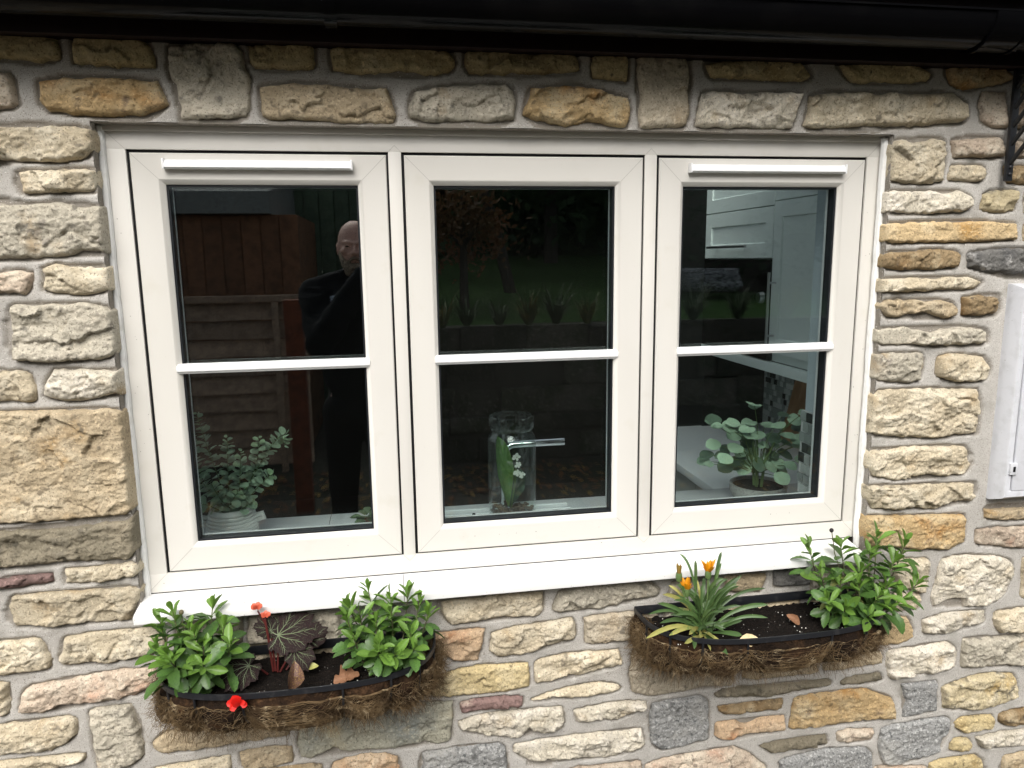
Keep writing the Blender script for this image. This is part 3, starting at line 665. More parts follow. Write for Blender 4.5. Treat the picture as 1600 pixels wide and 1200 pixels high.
def trough(label, cx, a, b, zr, seed, nbars=8):
    t = thing('wall_trough', label, 'planter', (cx,-.05,zr-.16), 'black wall troughs under the window')
    strip_on(dpath(cx,a,b), zr-.0115, zr, .0020).build('rim', M_IRON, t)
    MB().bbox((cx-a-.001,-.054,zr-.020),(cx+a+.001,-.049,zr+.001),.001).build('back_bar', M_IRON, t)
    depth = .140
    full = dpath(cx,a,b,n=200)
    for i in range(nbars):
        q = full[int(200*(i+.6)/(nbars+.2))]; pts = []
        for k in range(9):
            v = k/8; s = 1-.66*v**2.1; pts.append((cx+(q[0]-cx)*(1-.10*v*v), -.050+(q[1]+.050)*s, zr-.006-depth*v**.85))
        MB().tube(pts, .0026, 6).build('cage_bar', M_IRON, t)
    # liner: bulges out between the bars
    NU, NV = 260, 34; V = []
    P = np.array(dpath(cx,a-.006,b-.006,n=NU)); u = np.linspace(0,1,NU+1)
    for k in range(NV+1):
        v = k/NV; s = 1-.66*v**2.1
        x = cx+(P[:,0]-cx)*(1-.10*v*v); y = -.051+(P[:,1]+.051)*s; z = zr-.012-depth*v**.85+0*x
        bulge = np.abs(np.sin(PI*(u*(nbars+.2)-.6)))**.7*math.sin(PI*min(1,v*1.15+.08))
        nz = fbm(x*28,(y-z)*28,seed,4); out = .020*bulge+.010*nz-.002
        dx = np.gradient(P[:,0]); dy = np.gradient(P[:,1]); L = np.hypot(dx,dy)+1e-9
        V.append(np.stack([x+dy/L*out, y-dx/L*out, z-.010*bulge*v+.006*fbm(x*40,z*40+v*9,seed+5,3)+(.007*fbm(u*40,v*0,seed+9,3) if v < .12 else 0)],1))
    V = np.concatenate(V); n = NU+1
    F = np.array([(k*n+i,k*n+i+1,(k+1)*n+i+1,(k+1)*n+i) for k in range(NV) for i in range(NU)])
    V[:,1] = np.minimum(V[:,1], -.047)
    link('coco_liner', np_mesh('coco_liner', V, F, M_COCO), t)
    # fibres: in every cell between two bars they lie in sagging, nest-like arcs; loose ends stick out
    r = np.random.default_rng(seed); sv, sf = [], []
    def surf(uu, vv):
        f_, g_ = np.clip(uu,0,1)*NU, np.clip(vv,0,1)*NV; i, j = int(min(f_,NU-1)), int(min(g_,NV-1)); a_, b_ = f_-i, g_-j
        q = lambda jj, ii: V[jj*n+ii]
        return (q(j,i)*(1-a_)+q(j,i+1)*a_)*(1-b_)+(q(j+1,i)*(1-a_)+q(j+1,i+1)*a_)*b_
    def sweep(pts, w):
        o = len(sv); pts = np.array(pts); m = len(pts); d = pts[-1]-pts[0]; e = np.cross(d, r.normal(size=3)); e /= np.linalg.norm(e)+1e-9; g = np.cross(d/(np.linalg.norm(d)+1e-9),e)
        for k, q in enumerate(pts):
            ww = w*(1-.5*k/m)
            for ang in (0,2.09,4.19): sv.append(q+ww*(e*math.cos(ang)+g*math.sin(ang)))
        for k in range(m-1):
            for t_ in range(3): c, e2 = o+k*3+t_, o+k*3+(t_+1)%3; sf.append((c,e2,e2+3,c+3))
    edges = [0]+[(i+.6)/(nbars+.2) for i in range(nbars)]+[1]
    for c in range(len(edges)-1):
        u0, u1 = edges[c], edges[c+1]; dense = r.choice([.15,.5,.9,1.2]) ; vlo = .10; sag0 = r.uniform(.10,.30)
        for i in range(int(300*dense*(u1-u0)/.125)):
            t0, t1 = sorted(r.uniform(-.06,1.06,2)); 
            if t1-t0 < .25: t1 = t0+.25+r.uniform(0,.3)
            va = vlo+abs(r.normal(0,.20)); sg = sag0+r.normal(0,.22); lift = abs(r.normal(0,.005)); tw = r.normal(0,.17); pts = []; ph_ = r.uniform(0,6.28)
            for k in range(10):
                tt = t0+(t1-t0)*k/9; v = va+sg*(1-(2*tt-1)**2)+tw*tt+.045*math.sin(tt*r.uniform(5,8)+ph_); p = surf(u0+(u1-u0)*tt, min(.97,max(.09,v)))
                o_ = np.array([p[0]-cx,(p[1]+.05)*2.2,.0]); o_ /= np.linalg.norm(o_)+1e-6; pts.append(p+o_*(.0015+lift*(.4+.6*math.sin(PI*k/9))))
            sweep(pts, r.uniform(.00025,.0006))
    for i in range(1500):         # loose ends
        uu = r.uniform(.02,.98); vv = min(.95,abs(r.normal(.38,.22))+.10); p = surf(uu,vv); o_ = np.array([p[0]-cx,(p[1]+.05)*2.2,0.]); o_ /= np.linalg.norm(o_)+1e-6
        d = o_*r.uniform(.2,1.)+np.array([r.normal(0,.9),r.normal(0,.25),r.normal(-.15,.6)]); d /= np.linalg.norm(d); L = r.uniform(.02,.055); pts = []; q = p.copy()
        for k in range(8): pts.append(q.copy()); d = d+r.normal(0,.16,3)+np.array([0,0,-.13]); d /= np.linalg.norm(d); q = q+d*L/8; q[1] = min(q[1],-.045)
        sweep(pts, r.uniform(.00025,.0006))
    for i in range(1500):        # tufts spilling out past both ends against the wall
        side = -1 if i % 2 else 1; p = np.array([cx+side*(a*.955+r.uniform(-.02,.03)), r.uniform(-.120,-.050), zr-.018-abs(r.normal(0,.055))])
        d = np.array([side*r.uniform(.0,1.), r.normal(0,.5), r.normal(-.30,.5)]); d /= np.linalg.norm(d); L = r.uniform(.018,.048); pts = []; q = p.copy()
        for k in range(8): pts.append(q.copy()); d = d+r.normal(0,.42,3); d /= np.linalg.norm(d); q = q+d*L/8; q[1] = min(q[1],-.045)
        sweep(pts, r.uniform(.0003,.0006))
    link('coco_fibres', np_mesh('coco_fibres', np.array(sv), np.array(sf), M_STRAND, smooth=False), t, 'stuff')
    # soil
    sx, sy = np.meshgrid(np.linspace(-1,1,90), np.linspace(0,1,44)); xs = cx+sx*(a-.010); mx = (b-.012)*(1-np.abs(sx)**3)**(1/3.)
    ys = -.053-sy*mx; zs = zr-.032+.009*fbm(xs*35,ys*35,seed,4)+.006*np.abs(pn(xs*120,ys*120,seed))+.004*pn(xs*260,ys*260,seed)
    V = np.stack([xs.ravel(),ys.ravel(),zs.ravel()],1); F = np.array([(j*90+i,j*90+i+1,(j+1)*90+i+1,(j+1)*90+i) for j in range(43) for i in range(89)])
    link('soil', np_mesh('soil', V, F, M_SOIL), t)
    gr_ = MB()
    for i in range(12 if cx < 1 else 46):
        x = cx+r.uniform(-.85,.85)*a; y = -.06-r.uniform(0,.8)*b; rr = r.uniform(.0006,.0018); gr_.ball((x,y,zr-.024+r.uniform(0,.004)), rr, seg=5)
    gr_.build('perlite', mat('perlite_grain', (.6,.58,.53), rough=.9), t, kind='stuff')
    return t
trough('black coco lined wall trough on the left, holding two green plants and a dark begonia', .294, .295, .190, .782, 21)
trough('black wall trough with coco liner on the right, holding yellow flowers and one leafy plant', 1.385, .305, .196, .792, 22)

# ------------------------------------------------------------------ foliage
def leaf_mesh(name, m, L=1., Wd=.32, fold=.25, droop=.25, power=.8, peak=.58, serr=0., nu=12, cup=0.):
    """leaf along +Y, unit length by default; normal +Z"""
    vs = []; T = (-1,-.5,0,.5,1)
    for i in range(nu+1):
        s = i/nu
        w = Wd*.5*( (s/peak)**power if s < peak else max(0,(1-((s-peak)/(1-peak))**2.0))**.62 )
        if s < .02: w = Wd*.03
        if serr and s > peak*.7: w *= 1+serr*(1 if i % 2 else -1)
        for t in T:
            z = abs(t)*w*fold*2-droop*s*s+cup*w*(t*t)
            vs.append((t*w, s*L*(1-.12*droop*s), z*1.0))
    fs = [(i*5+k,i*5+k+1,(i+1)*5+k+1,(i+1)*5+k) for i in range(nu) for k in range(4)]
    mb = MB(); mb.add(vs, fs); me = mb.mesh(name, m, smooth=False); me.polygons.foreach_set('use_smooth', [True]*len(me.polygons)); return me
def place(name, me, parent, pos, d, up, sc, twist=0., kind=None):
    y = Vector(d).normalized(); x = y.cross(Vector(up))
    if x.length < 1e-3: x = y.cross(Vector((.3,.9,.1)))
    x.normalize(); z = x.cross(y)
    M = Matrix(((x.x,y.x,z.x,pos[0]),(x.y,y.y,z.y,pos[1]),(x.z,y.z,z.z,pos[2]),(0,0,0,1))) @ Matrix.Rotation(twist,4,'Y') @ Matrix.Diagonal((sc,sc,sc,1))
    return link(name, me, parent, kind, M)
G1 = mat('green_leaf', (.080,.165,.034), rough=.40, spec=.5, mix=[(18,(.055,.125,.03),.45,.65,3)], vary=.25, trans=.25)
G2 = mat('young_green_leaf', (.150,.275,.045), rough=.40, spec=.5, mix=[(20,(.10,.21,.04),.5,.7,3)], vary=.18, trans=.28)
G3 = mat('old_leaf', (.13,.17,.05), rough=.5, mix=[(30,(.28,.25,.06),.5,.65,3)], vary=.2, trans=.15)
M_STEM = mat('plant_stem', (.07,.06,.035), rough=.6, mix=[(30,(.10,.13,.04),.45,.6,2)])
M_GSTEM = mat('green_stem', (.10,.16,.05), rough=.5)
SH = [leaf_mesh('leaf', G1, 1, w, f_, d_, .85, .60, s_) for w, f_, d_, s_ in ((.42,.20,.16,.07),(.48,.16,.28,.09),(.38,.22,.42,.06),(.45,.18,.05,.08))]
SY = [leaf_mesh('leaf', G2, 1, w, .30, d_, .85, .58, .04) for w, d_ in ((.36,-.05),(.40,.10),(.38,.22))]
SO = [leaf_mesh('leaf', G3, 1, .36, .2, .45, .85, .6, .05)]
def shrub(name, label, shoots, base, seed, bud=None, nleaf=15, Ls=(.021,.058)):
    r = random.Random(seed); t = thing(name, label, 'plant', base)
    for si, tip in enumerate(shoots):
        b = Vector((base[0]+(tip[0]-base[0])*.35+r.uniform(-.02,.02), base[1]+r.uniform(-.03,.03)*.8, base[2]-.02)); e = Vector(tip)
        c = Vector((e.x+(b.x-e.x)*.25, e.y+(b.y-e.y)*.35, b.z+(e.z-b.z)*.55)); P = []
        for k in range(9): u = k/8; P.append(b*(1-u)**2+c*2*u*(1-u)+e*u*u)
        MB().tube(P, [.0024-.0014*k/8 for k in range(9)], 6).build('stem', M_STEM, t)
        axis_ = (P[-1]-P[-3]).normalized(); ang = r.uniform(0,6.28); length = sum(((P[k+1]-P[k]).length for k in range(8)))
        span = min(.090, length*.8)
        for k in range(nleaf):
            u = k/(nleaf-1)                       # 0 lowest, 1 at the tip
            ang += 2.39996+r.uniform(-.25,.25)
            back = span*(1-u)**1.15
            pos = P[-1]; rem = back                # walk down the stem
            for q in range(8,0,-1):
                L = (P[q]-P[q-1]).length
                if rem <= L: pos = P[q]+(P[q-1]-P[q])*(rem/L); break
                rem -= L; pos = P[q-1]
            open_ = math.radians(18+74*(1-u)**.6+r.uniform(-20,18)); side = axis_.orthogonal().normalized(); side.rotate(Matrix.Rotation(ang,3,axis_))
            d = axis_*math.cos(open_)+side*math.sin(open_)+Vector((0,0,-.10*(1-u)))
            sc = (Ls[0]+(Ls[1]-Ls[0])*(math.sin(PI*min(1,(1-u)*.75+.06))))*r.uniform(.62,1.18)
            if r.random() < .07: continue
            if u > .93: sc = max(sc,.024)
            me = r.choice(SY) if u > .60 else (r.choice(SO) if u < .12 and r.random() < .35 else r.choice(SH))
            if pos.y+d.normalized().y*sc > -.052: d.y -= .8
            place('leaf', me, t, pos, d, axis_, sc, r.uniform(-.6,.6))
    if bud:
        (bx,by,bz), col = bud; p0 = Vector((base[0],base[1],base[2]+.02)); p1 = Vector((bx,by,bz)); q = (p0*.3+p1*.7); q.x = p1.x+(p0.x-p1.x)*.12
        MB().tube([p0,p0*.6+q*.4,q,p1*.6+q*.4+Vector((0,0,.002)),p1], .0011, 6).build('bud_stalk', M_STEM, t)
        MB().ball(p1, .0052, (1,1,1.05)).build('bud', mat('bud_'+name+str(seed), col, rough=.7), t)
    return t
shrub('leafy_plant', 'bright green leafy plant at the left end of the left trough', [(.021,-.136,.902),(.042,-.120,.915),(.049,-.205,.866),(.079,-.146,.892),(.116,-.191,.868),(.118,-.105,.915),(.148,-.148,.890),(.168,-.190,.866),(.121,-.225,.848),(.059,-.220,.858),(.093,-.165,.885),(.020,-.17,.868)],
      (.085,-.15,.765), 1, ((.060,-.125,.914),(.12,.10,.05)), 18)
shrub('leafy_plant', 'bushy green leafy plant at the right end of the left trough', [(.400,-.123,.905),(.444,-.098,.922),(.426,-.143,.890),(.492,-.118,.905),(.461,-.166,.873),(.532,-.107,.910),(.555,-.123,.893),(.575,-.146,.878),(.534,-.190,.853),(.467,-.210,.848),(.500,-.225,.832),(.464,-.222,.838),(.400,-.155,.885),(.494,-.146,.885),(.413,-.190,.862),(.54,-.215,.835)],
      (.485,-.15,.765), 2, None, 19, (.021,.050))
shrub('leafy_plant', 'tall green leafy plant spilling over the right end of the right trough', [(1.499,-.109,.940),(1.584,-.107,.938),(1.693,-.090,.950),(1.766,-.103,.929),(1.550,-.166,.874),(1.613,-.149,.892),(1.717,-.133,.898),(1.765,-.160,.848),(1.633,-.196,.840),(1.595,-.172,.862),(1.700,-.195,.826),(1.536,-.210,.824),(1.502,-.195,.845),(1.593,-.222,.808),(1.657,-.208,.818),(1.505,-.153,.892),(1.672,-.170,.852),(1.655,-.12,.92)],
      (1.60,-.145,.775), 3, ((1.552,-.115,.978),(.012,.010,.010)), 18, (.021,.058))

# gazania: strap leaves in a tuft, two orange flowers and a bud
gz_ = thing('gazania_plant', 'tufted strap leaved plant with orange yellow flowers in the right trough', 'plant', (1.212,-.15,.765))
M_GAZ = mat('gazania_leaf', (.055,.105,.030), rough=.45, mix=[(22,(.085,.14,.04),.5,.7,3)], vary=.25, trans=.12)
M_PALE = mat('yellowing_leaf', (.36,.34,.10), rough=.5, mix=[(50,(.16,.22,.06),.5,.65,3)], vary=.2, trans=.15)
M_ORANGE = mat('orange_petal', (.80,.36,.008), rough=.5, vary=.12, trans=.25)
def strap(parent, base, tip, w, m, bend=.5, name='leaf', seed=0):
    b, e = Vector(base), Vector(tip); h = Vector((b.x+(e.x-b.x)*(.5-bend*.3), b.y+(e.y-b.y)*(.5-bend*.3), max(b.z,e.z)*.5+(b.z+e.z)*.25+(e-b).length*bend*.28))
    n = 12; vs = []
    for k in range(n+1):
        u = k/n; p = b*(1-u)**2+h*2*u*(1-u)+e*u*u; d = ((h-b)*(1-u)+(e-h)*u).normalized()
        s = d.cross(Vector((.25*math.sin(seed*7.),-1,.55))).normalized(); up = s.cross(d)
        ww = w*(.30+.70*min(1,u/.62)) if u < .8 else w*max(.06,(1-((u-.8)/.2)**2)**.6)
        for t_ in (-1,-.45,0,.45,1): vs.append(p+s*t_*ww*.5+up*abs(t_)*ww*.13)
    fs = [(i*5+k,i*5+k+1,(i+1)*5+k+1,(i+1)*5+k) for i in range(n) for k in range(4)]
    me = MB().add(vs,fs).mesh(name, m, smooth=False); me.polygons.foreach_set('use_smooth',[True]*len(me.polygons)); return link(name, me, parent)
r = random.Random(9)
tips = [(1.172,-.107,.943,1),(1.204,-.112,.934,1),(1.280,-.100,.944,1),(1.267,-.116,.923,1),(1.316,-.133,.895,1),(1.112,-.161,.877,1),(1.090,-.172,.865,1),(1.366,-.151,.867,1.1),(1.361,-.174,.837,1.1),(1.353,-.190,.808,1.1),(1.285,-.195,.807,1),(1.062,-.19,.843,1),(1.045,-.228,.805,1.1),(1.089,-.202,.829,1),(1.157,-.242,.778,1),(1.23,-.247,.765,1.1),(1.274,-.219,.792,1),(1.126,-.235,.788,1),(1.294,-.149,.875,1),(1.270,-.141,.889,1),(1.124,-.189,.841,1)]
for i, (x,y,z,w) in enumerate(tips): strap(gz_, (1.212+r.uniform(-.018,.018)+(x-1.212)*.12,-.15+r.uniform(-.012,.012)+(y+.15)*.12,.768), (x+r.uniform(-.006,.006),y,z+r.uniform(-.006,.004)), .0095*w*r.uniform(.65,1.25), M_GAZ if r.random() > .04 else M_PALE, r.uniform(.0,.8), seed=i)
for i in range(64):
    a = r.uniform(0,6.28); L = r.uniform(.03,.12); strap(gz_, (1.212+r.uniform(-.02,.02),-.15+r.uniform(-.015,.015),.768), (1.212+math.cos(a)*L*.75,-.15+math.sin(a)*L*.55,.785+r.uniform(.0,.11)), r.uniform(.005,.009), M_GAZ if i % 16 else M_PALE, r.uniform(.1,.9), seed=i+40)
for x,y,z in ((1.172,-.222,.796),(1.205,-.225,.790),(1.150,-.215,.800),(1.19,-.242,.772),(1.225,-.232,.775),(1.105,-.21,.80)): strap(gz_, (1.205,-.155,.768), (x,y,z), .010, M_PALE, .5, 'yellowing_leaf', x*50)
for (fx,fy,fz), full in (((1.226,-.14,.908),1),((1.174,-.14,.869),.9),((1.156,-.135,.906),.35)):
    MB().tube([(1.212+(fx-1.212)*.2,-.15,.77),(1.212+(fx-1.212)*.75,-.148,.77+(fz-.77)*.55),(fx,fy,fz-.012)], .0017, 6).build('flower_stalk', M_GSTEM, gz_)
    cal = MB().lathe([(.001,-.016),(.006,-.012),(.0078,-.004),(.0072,.004),(.0060,.008)], (fx,fy,fz-.002), 12).build('calyx', M_GSTEM, gz_)
    pm = leaf_mesh('petal', M_ORANGE if full > .5 else mat('closed_bud_petal',(.25,.16,.03),rough=.6), 1, .26, .25, -.10, .6, .5, 0, 6)
    n = 18 if full > .5 else 9
    for k in range(n):
        a = 2*PI*k/n+r.uniform(-.15,.15); op = r.uniform(.15,.95)*(1 if full > .5 else .3)
        place('petal', pm, gz_, (fx+.0035*math.cos(a),fy+.0035*math.sin(a),fz), (math.cos(a)*op,math.sin(a)*op,1), (-math.cos(a),-math.sin(a),.4), r.uniform(.022,.034)*(.78+.25*full))

# begonia: dark lobed leaves with pale veins, red stalks
bg_ = thing('begonia_plant', 'dark purple begonia with pale leaf veins in the middle of the left trough', 'plant', (.245,-.125,.765))
M_BEG = mat('dark_begonia_leaf', (.020,.012,.013), rough=.62, spec=.12, mix=[(26,(.040,.038,.028),.50,.66,4),(60,(.065,.024,.02),.58,.7,3)], bump=((160,.5,.002),))
M_VEIN = mat('pale_leaf_vein', (.16,.20,.11), rough=.5)
M_RED = mat('red_begonia_stalk', (.085,.014,.012), rough=.45)
def begonia(pos, d, up, L, seed, stalk):
    r = random.Random(seed); y = Vector(d).normalized(); x = y.cross(Vector(up)).normalized(); z = x.cross(y)
    M = Matrix(((x.x,y.x,z.x,pos[0]),(x.y,y.y,z.y,pos[1]),(x.z,y.z,z.z,pos[2]),(0,0,0,1))) @ Matrix.Diagonal((L,L,L,1))
    lobes = [-2.35,-1.5,-.8,-.28,.22,.75,1.45,2.3]; lens = [.42,.56,.74,.95,1.02,.80,.58,.42]
    def R(th):
        v = 0
        for a, l in zip(lobes,lens): v = max(v, l*(.74+.26*math.exp(-((th-a)/.30)**2))*math.exp(-(max(0,abs(th-a)-.30)/.9)**2))
        return v*(1+.035*math.sin(th*23+seed)+.03*math.sin(th*37))*(.25 if abs(th) > 2.85 else 1)
    N, K = 88, 8; vs = [(0,0,0)]
    hgt = lambda q, th: .16*q-.34*q*q+.05*math.cos(th*7+seed)*q*q
    for k in range(1,K+1):
        for i in range(N):
            th = -PI+2*PI*i/N; q = R(th)*k/K; vs.append((math.sin(th)*q, math.cos(th)*q, hgt(q,th)+.015*math.sin(th*30)*q*(k/K)))
    fs = [(0,1+i,1+(i+1)%N) for i in range(N)]+[(1+k*N+i,1+(k+1)*N+i,1+(k+1)*N+(i+1)%N,1+k*N+(i+1)%N) for k in range(K-1) for i in range(N)]
    me = MB().add(vs,fs).mesh('leaf', M_BEG, smooth=False); me.polygons.foreach_set('use_smooth',[True]*len(me.polygons))
    lf = link('leaf', me, bg_, M=M)
    v = MB()
    for a, l in zip(lobes, lens):
        pts = []
        for k in range(7): q = l*.93*k/6; aa = a+.08*math.sin(k*.9+a); pts.append((math.sin(aa)*q, math.cos(aa)*q, hgt(q,aa)+.012))
        v.tube(pts, [.012*(1-.8*k/6)+.002 for k in range(7)], 5)
        for k in (2,3,4):
            for sg in (-1,1):
                q0 = l*.93*k/6; q1 = q0+l*.24; a1 = a+sg*.25/(k*.55); v.tube([(math.sin(a)*q0,math.cos(a)*q0,hgt(q0,a)+.010),(math.sin(a1)*q1,math.cos(a1)*q1,hgt(q1,a1)+.012)], [.0045,.002], 4)
    link('vein', v.mesh('vein', M_VEIN), lf, M=M.copy())
    p = Vector(pos)-z*.002; b = Vector(stalk)
    MB().tube([b, b*.5+p*.5+Vector((0,0,.006)), p], .0022, 6).build('leaf_stalk', M_RED, bg_)
begonia((.249,-.108,.833),(.85,.12,.22),(-.15,-.62,.75),.086,1,(.245,-.125,.757))
begonia((.192,-.150,.792),(-.75,-.35,-.25),(0,-.6,.75),.066,2,(.225,-.13,.757))
begonia((.284,-.128,.806),(.5,-.45,-.25),(.1,-.7,.7),.052,3,(.25,-.125,.757))
begonia((.312,-.100,.812),(.6,-.1,.6),(.1,-.85,.4),.046,4,(.262,-.12,.757))
begonia((.232,-.100,.842),(-.6,.0,.55),(0,-.8,.5),.040,5,(.24,-.12,.757))
fm = mat('coral_flower', (.72,.16,.09), rough=.5, trans=.25, vary=.1); fmesh = leaf_mesh('petal', fm, 1, .75, .1, .15, .6, .55, 0, 6)
MB().tube([(.235,-.12,.757),(.228,-.11,.83),(.222,-.103,.872)], .0026, 6).build('flower_stalk', M_RED, bg_)
MB().tube([(.224,-.106,.858),(.214,-.103,.880),(.208,-.102,.892)], .0017, 6).build('flower_stalk', M_RED, bg_)
for c, n, s in (((.224,-.102,.876),5,.014),((.207,-.102,.896),6,.016)):
    for k in range(n):
        a = 2*PI*k/n+.3; place('petal', fmesh, bg_, c, (math.cos(a)*.8,math.sin(a)*.5-.2,.75), (0,-.7,.5), s)

# fallen leaves lying in the troughs
def fallen(name, label, cat, outline, pos, d, up, L, m, curl=.3, thick=.0006):
    n = len(outline); vs = []; 
    for q in (0,.5,1):
        for x, y in outline: vs.append((x*q, .5+(y-.5)*q, curl*((x*q)**2*2.2-.30*(((y-.5)*q))**2)+.02*math.sin(9*x*q+7*y)))
    fs = [tuple(range(n))]+[(k*n+i,(k+1)*n+i,(k+1)*n+(i+1)%n,k*n+(i+1)%n) for k in range(2) for i in range(n)]
    me = MB().add(vs, fs).mesh(name, m, smooth=False)
    y = Vector(d).normalized(); x = y.cross(Vector(up)).normalized(); z = x.cross(y)
    M = Matrix(((x.x,y.x,z.x,pos[0]),(x.y,y.y,z.y,pos[1]),(x.z,y.z,z.z,pos[2]),(0,0,0,1))) @ Matrix.Diagonal((L,L,L,1))
    return tag(link(name, me, None, None, M), label, cat)
OAK = []
for k in range(60):
    u = k/59*2; side_ = 1 if u <= 1 else -1; v_ = u if u <= 1 else 2-u
    OAK.append((side_*(.06+.30*math.sin(PI*min(1,v_*1.02))**.8*(.72+.34*math.sin(v_*21+.6*side_)))*(1 if .02 < v_ < .985 else .1), v_))
OVAL = [(0,0),(.12,.10),(.24,.30),(.28,.50),(.22,.72),(.10,.92),(0,1),(-.10,.92),(-.22,.72),(-.28,.50),(-.24,.30),(-.12,.10)]
M_DRY = mat('dry_orange_leaf', (.27,.13,.065), rough=.75, mix=[(60,(.15,.075,.035),.5,.65,4)], vary=.15)
M_DRY2 = mat('curled_brown_leaf', (.11,.055,.04), rough=.6, mix=[(25,(.30,.20,.06),.52,.66,3),(60,(.10,.035,.03),.55,.7,3)])
M_PALE2 = mat('pale_fallen_leaf', (.72,.58,.34), rough=.7, mix=[(50,(.55,.36,.16),.55,.7,3)])
fallen('fallen_leaf', 'orange dry oak leaf lying on the soil in the left trough', 'fallen leaf', OAK, (.368,-.196,.763), (1,.22,.15), (0,-.55,.8), .056, M_DRY, 1.4)
fallen('fallen_leaf', 'curled brown leaf hanging over the rim at the middle of the left trough', 'fallen leaf', OVAL, (.296,-.204,.822), (-.15,-.35,-1), (.35,-1,.2), .060, M_DRY2, 2.2)
fallen('fallen_leaf', 'pale cream leaf caught behind the rim of the right trough', 'fallen leaf', OVAL, (1.262,-.229,.776), (1,.1,.08), (0,-.75,.6), .052, M_PALE2, .4)
fallen('fallen_leaf', 'pinkish brown dry leaf on the soil beside the leafy plant in the right trough', 'fallen leaf', OVAL, (1.456,-.160,.765), (-.5,.25,.4), (0,-.8,.6), .038, M_DRY, 1.2)
fallen('fallen_leaf', 'small yellow leaf on the soil below the begonia in the left trough', 'fallen leaf', OVAL, (.305,-.15,.776), (1,-.05,.05), (0,-.5,.9), .030, M_PALE, .4)
rd = thing('red_flower', 'bright red flower head resting on the coco liner of the left trough', 'flower', (.187,-.245,.752))
M_SCAR = mat('scarlet_petal', (.80,.022,.014), rough=.5, vary=.12, trans=.2); pm = leaf_mesh('petal', M_SCAR, 1, .8, .12, .12, .6, .6, .08, 8)
r = random.Random(4)
for k in range(11):
    a = r.uniform(0,6.28); place('petal', pm, rd, (.187+r.uniform(-.004,.004),-.246,.766+r.uniform(-.004,.004)), (math.cos(a),-.45+r.uniform(-.3,.3),math.sin(a)*.8), (0,-1,.3), r.uniform(.014,.024))
# ------------------------------------------------------------------ the kitchen behind the glass
M_ROOM = mat('shade_toned_wall', (.010,.009,.008), rough=.9, spec=.1)  # dimness of the unlit room is put into this wall colour
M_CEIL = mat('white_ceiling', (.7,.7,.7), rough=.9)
M_FLOORK = mat('shade_toned_floor', (.013,.011,.010), rough=.85, spec=.08)  # near-black so the floor stays dim: room shade held in the colour
M_CAB = mat('pale_sage_cabinet', (.80,.87,.85), rough=.38)
M_CABG = mat('grey_base_cabinet', (.42,.43,.40), rough=.4)
M_TOP = mat('white_worktop', (.80,.82,.83), rough=.22)
M_STEEL = mat('brushed_steel', (.55,.55,.55), rough=.28, metal=1)
M_CHROME = mat('chrome', (.8,.8,.82), rough=.06, metal=1)
M_OVEN = mat('black_oven_glass', (.006,.006,.006), rough=.06, spec=.6)
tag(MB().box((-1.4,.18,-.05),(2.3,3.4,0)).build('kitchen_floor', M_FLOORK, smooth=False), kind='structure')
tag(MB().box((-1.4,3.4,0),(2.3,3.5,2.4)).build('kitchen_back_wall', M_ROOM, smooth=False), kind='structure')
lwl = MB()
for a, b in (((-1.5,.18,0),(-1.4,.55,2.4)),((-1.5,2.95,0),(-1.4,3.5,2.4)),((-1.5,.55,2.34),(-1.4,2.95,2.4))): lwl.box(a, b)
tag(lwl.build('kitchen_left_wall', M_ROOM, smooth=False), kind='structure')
pd = thing('added_patio_door', 'glazed patio door added in the kitchen side wall to light the cabinets, out of sight to the left', 'door', (-1.45,1.75,0))  # unseen glazed opening, added so sideways daylight reaches the cabinet fronts
pf = MB()
for a, b in (((-1.48,.55,0),(-1.42,.62,2.34)),((-1.48,2.88,0),(-1.42,2.95,2.34)),((-1.48,1.71,.0),(-1.42,1.79,2.34)),((-1.478,.62,2.27),(-1.422,2.88,2.34)),((-1.478,.62,0),(-1.422,2.88,.07))): pf.box(a, b)
pf.build('frame', M_WHITE, pd, smooth=False)
for a, b in ((.62,1.71),(1.79,2.88)): MB().box((-1.455,a,.07),(-1.447,b,2.27)).build('pane', M_GLASS, pd, smooth=False)
tag(MB().box((2.22,.18,0),(2.32,3.4,2.4)).build('kitchen_right_wall', mat('kitchen_plaster', (.50,.52,.52), rough=.8), smooth=False), kind='structure')
ce = MB(); RX0,RX1,RY0,RY1 = .30,1.88,.46,2.30
for a, b in (((-1.5,.05,2.40),(RX0,3.5,2.50)),((RX1,.05,2.40),(2.32,3.5,2.50)),((RX0,.05,2.40),(RX1,RY0,2.50)),((RX0,RY1,2.40),(RX1,3.5,2.50))): ce.box(a,b)
fr_ = MB()
for a, b in (((-1.5,.40,2.501),(RX0-.055,3.5,2.515)),((RX1+.055,.40,2.501),(2.32,3.5,2.515)),((RX0-.055,RY1+.055,2.501),(RX1+.055,3.5,2.515))): fr_.box(a,b)
fr_.build('flat_roof_felt', mt, rf, smooth=False)
tag(ce.build('kitchen_ceiling', M_CEIL, smooth=False), kind='structure')
rl = thing('added_roof_light', 'unseen flat roof light added over the worktop to brighten the kitchen', 'roof light', (1.4,1.05,2.5))  # unseen opening, added to let sky light down onto cabinets and worktop
k = MB()
for a, b in (((RX0-.05,RY0-.05,2.5005),(RX1+.05,RY0,2.56)),((RX0-.05,RY1,2.5005),(RX1+.05,RY1+.05,2.56)),((RX0-.05,RY0,2.5005),(RX0,RY1,2.56)),((RX1,RY0,2.5005),(RX1+.05,RY1,2.56))): k.box(a,b)
k.build('kerb', M_WHITE, rl, smooth=False); MB().box((RX0-.03,RY0-.03,2.5605),(RX1+.03,RY1+.03,2.568)).build('pane', M_GLASS, rl, smooth=False)
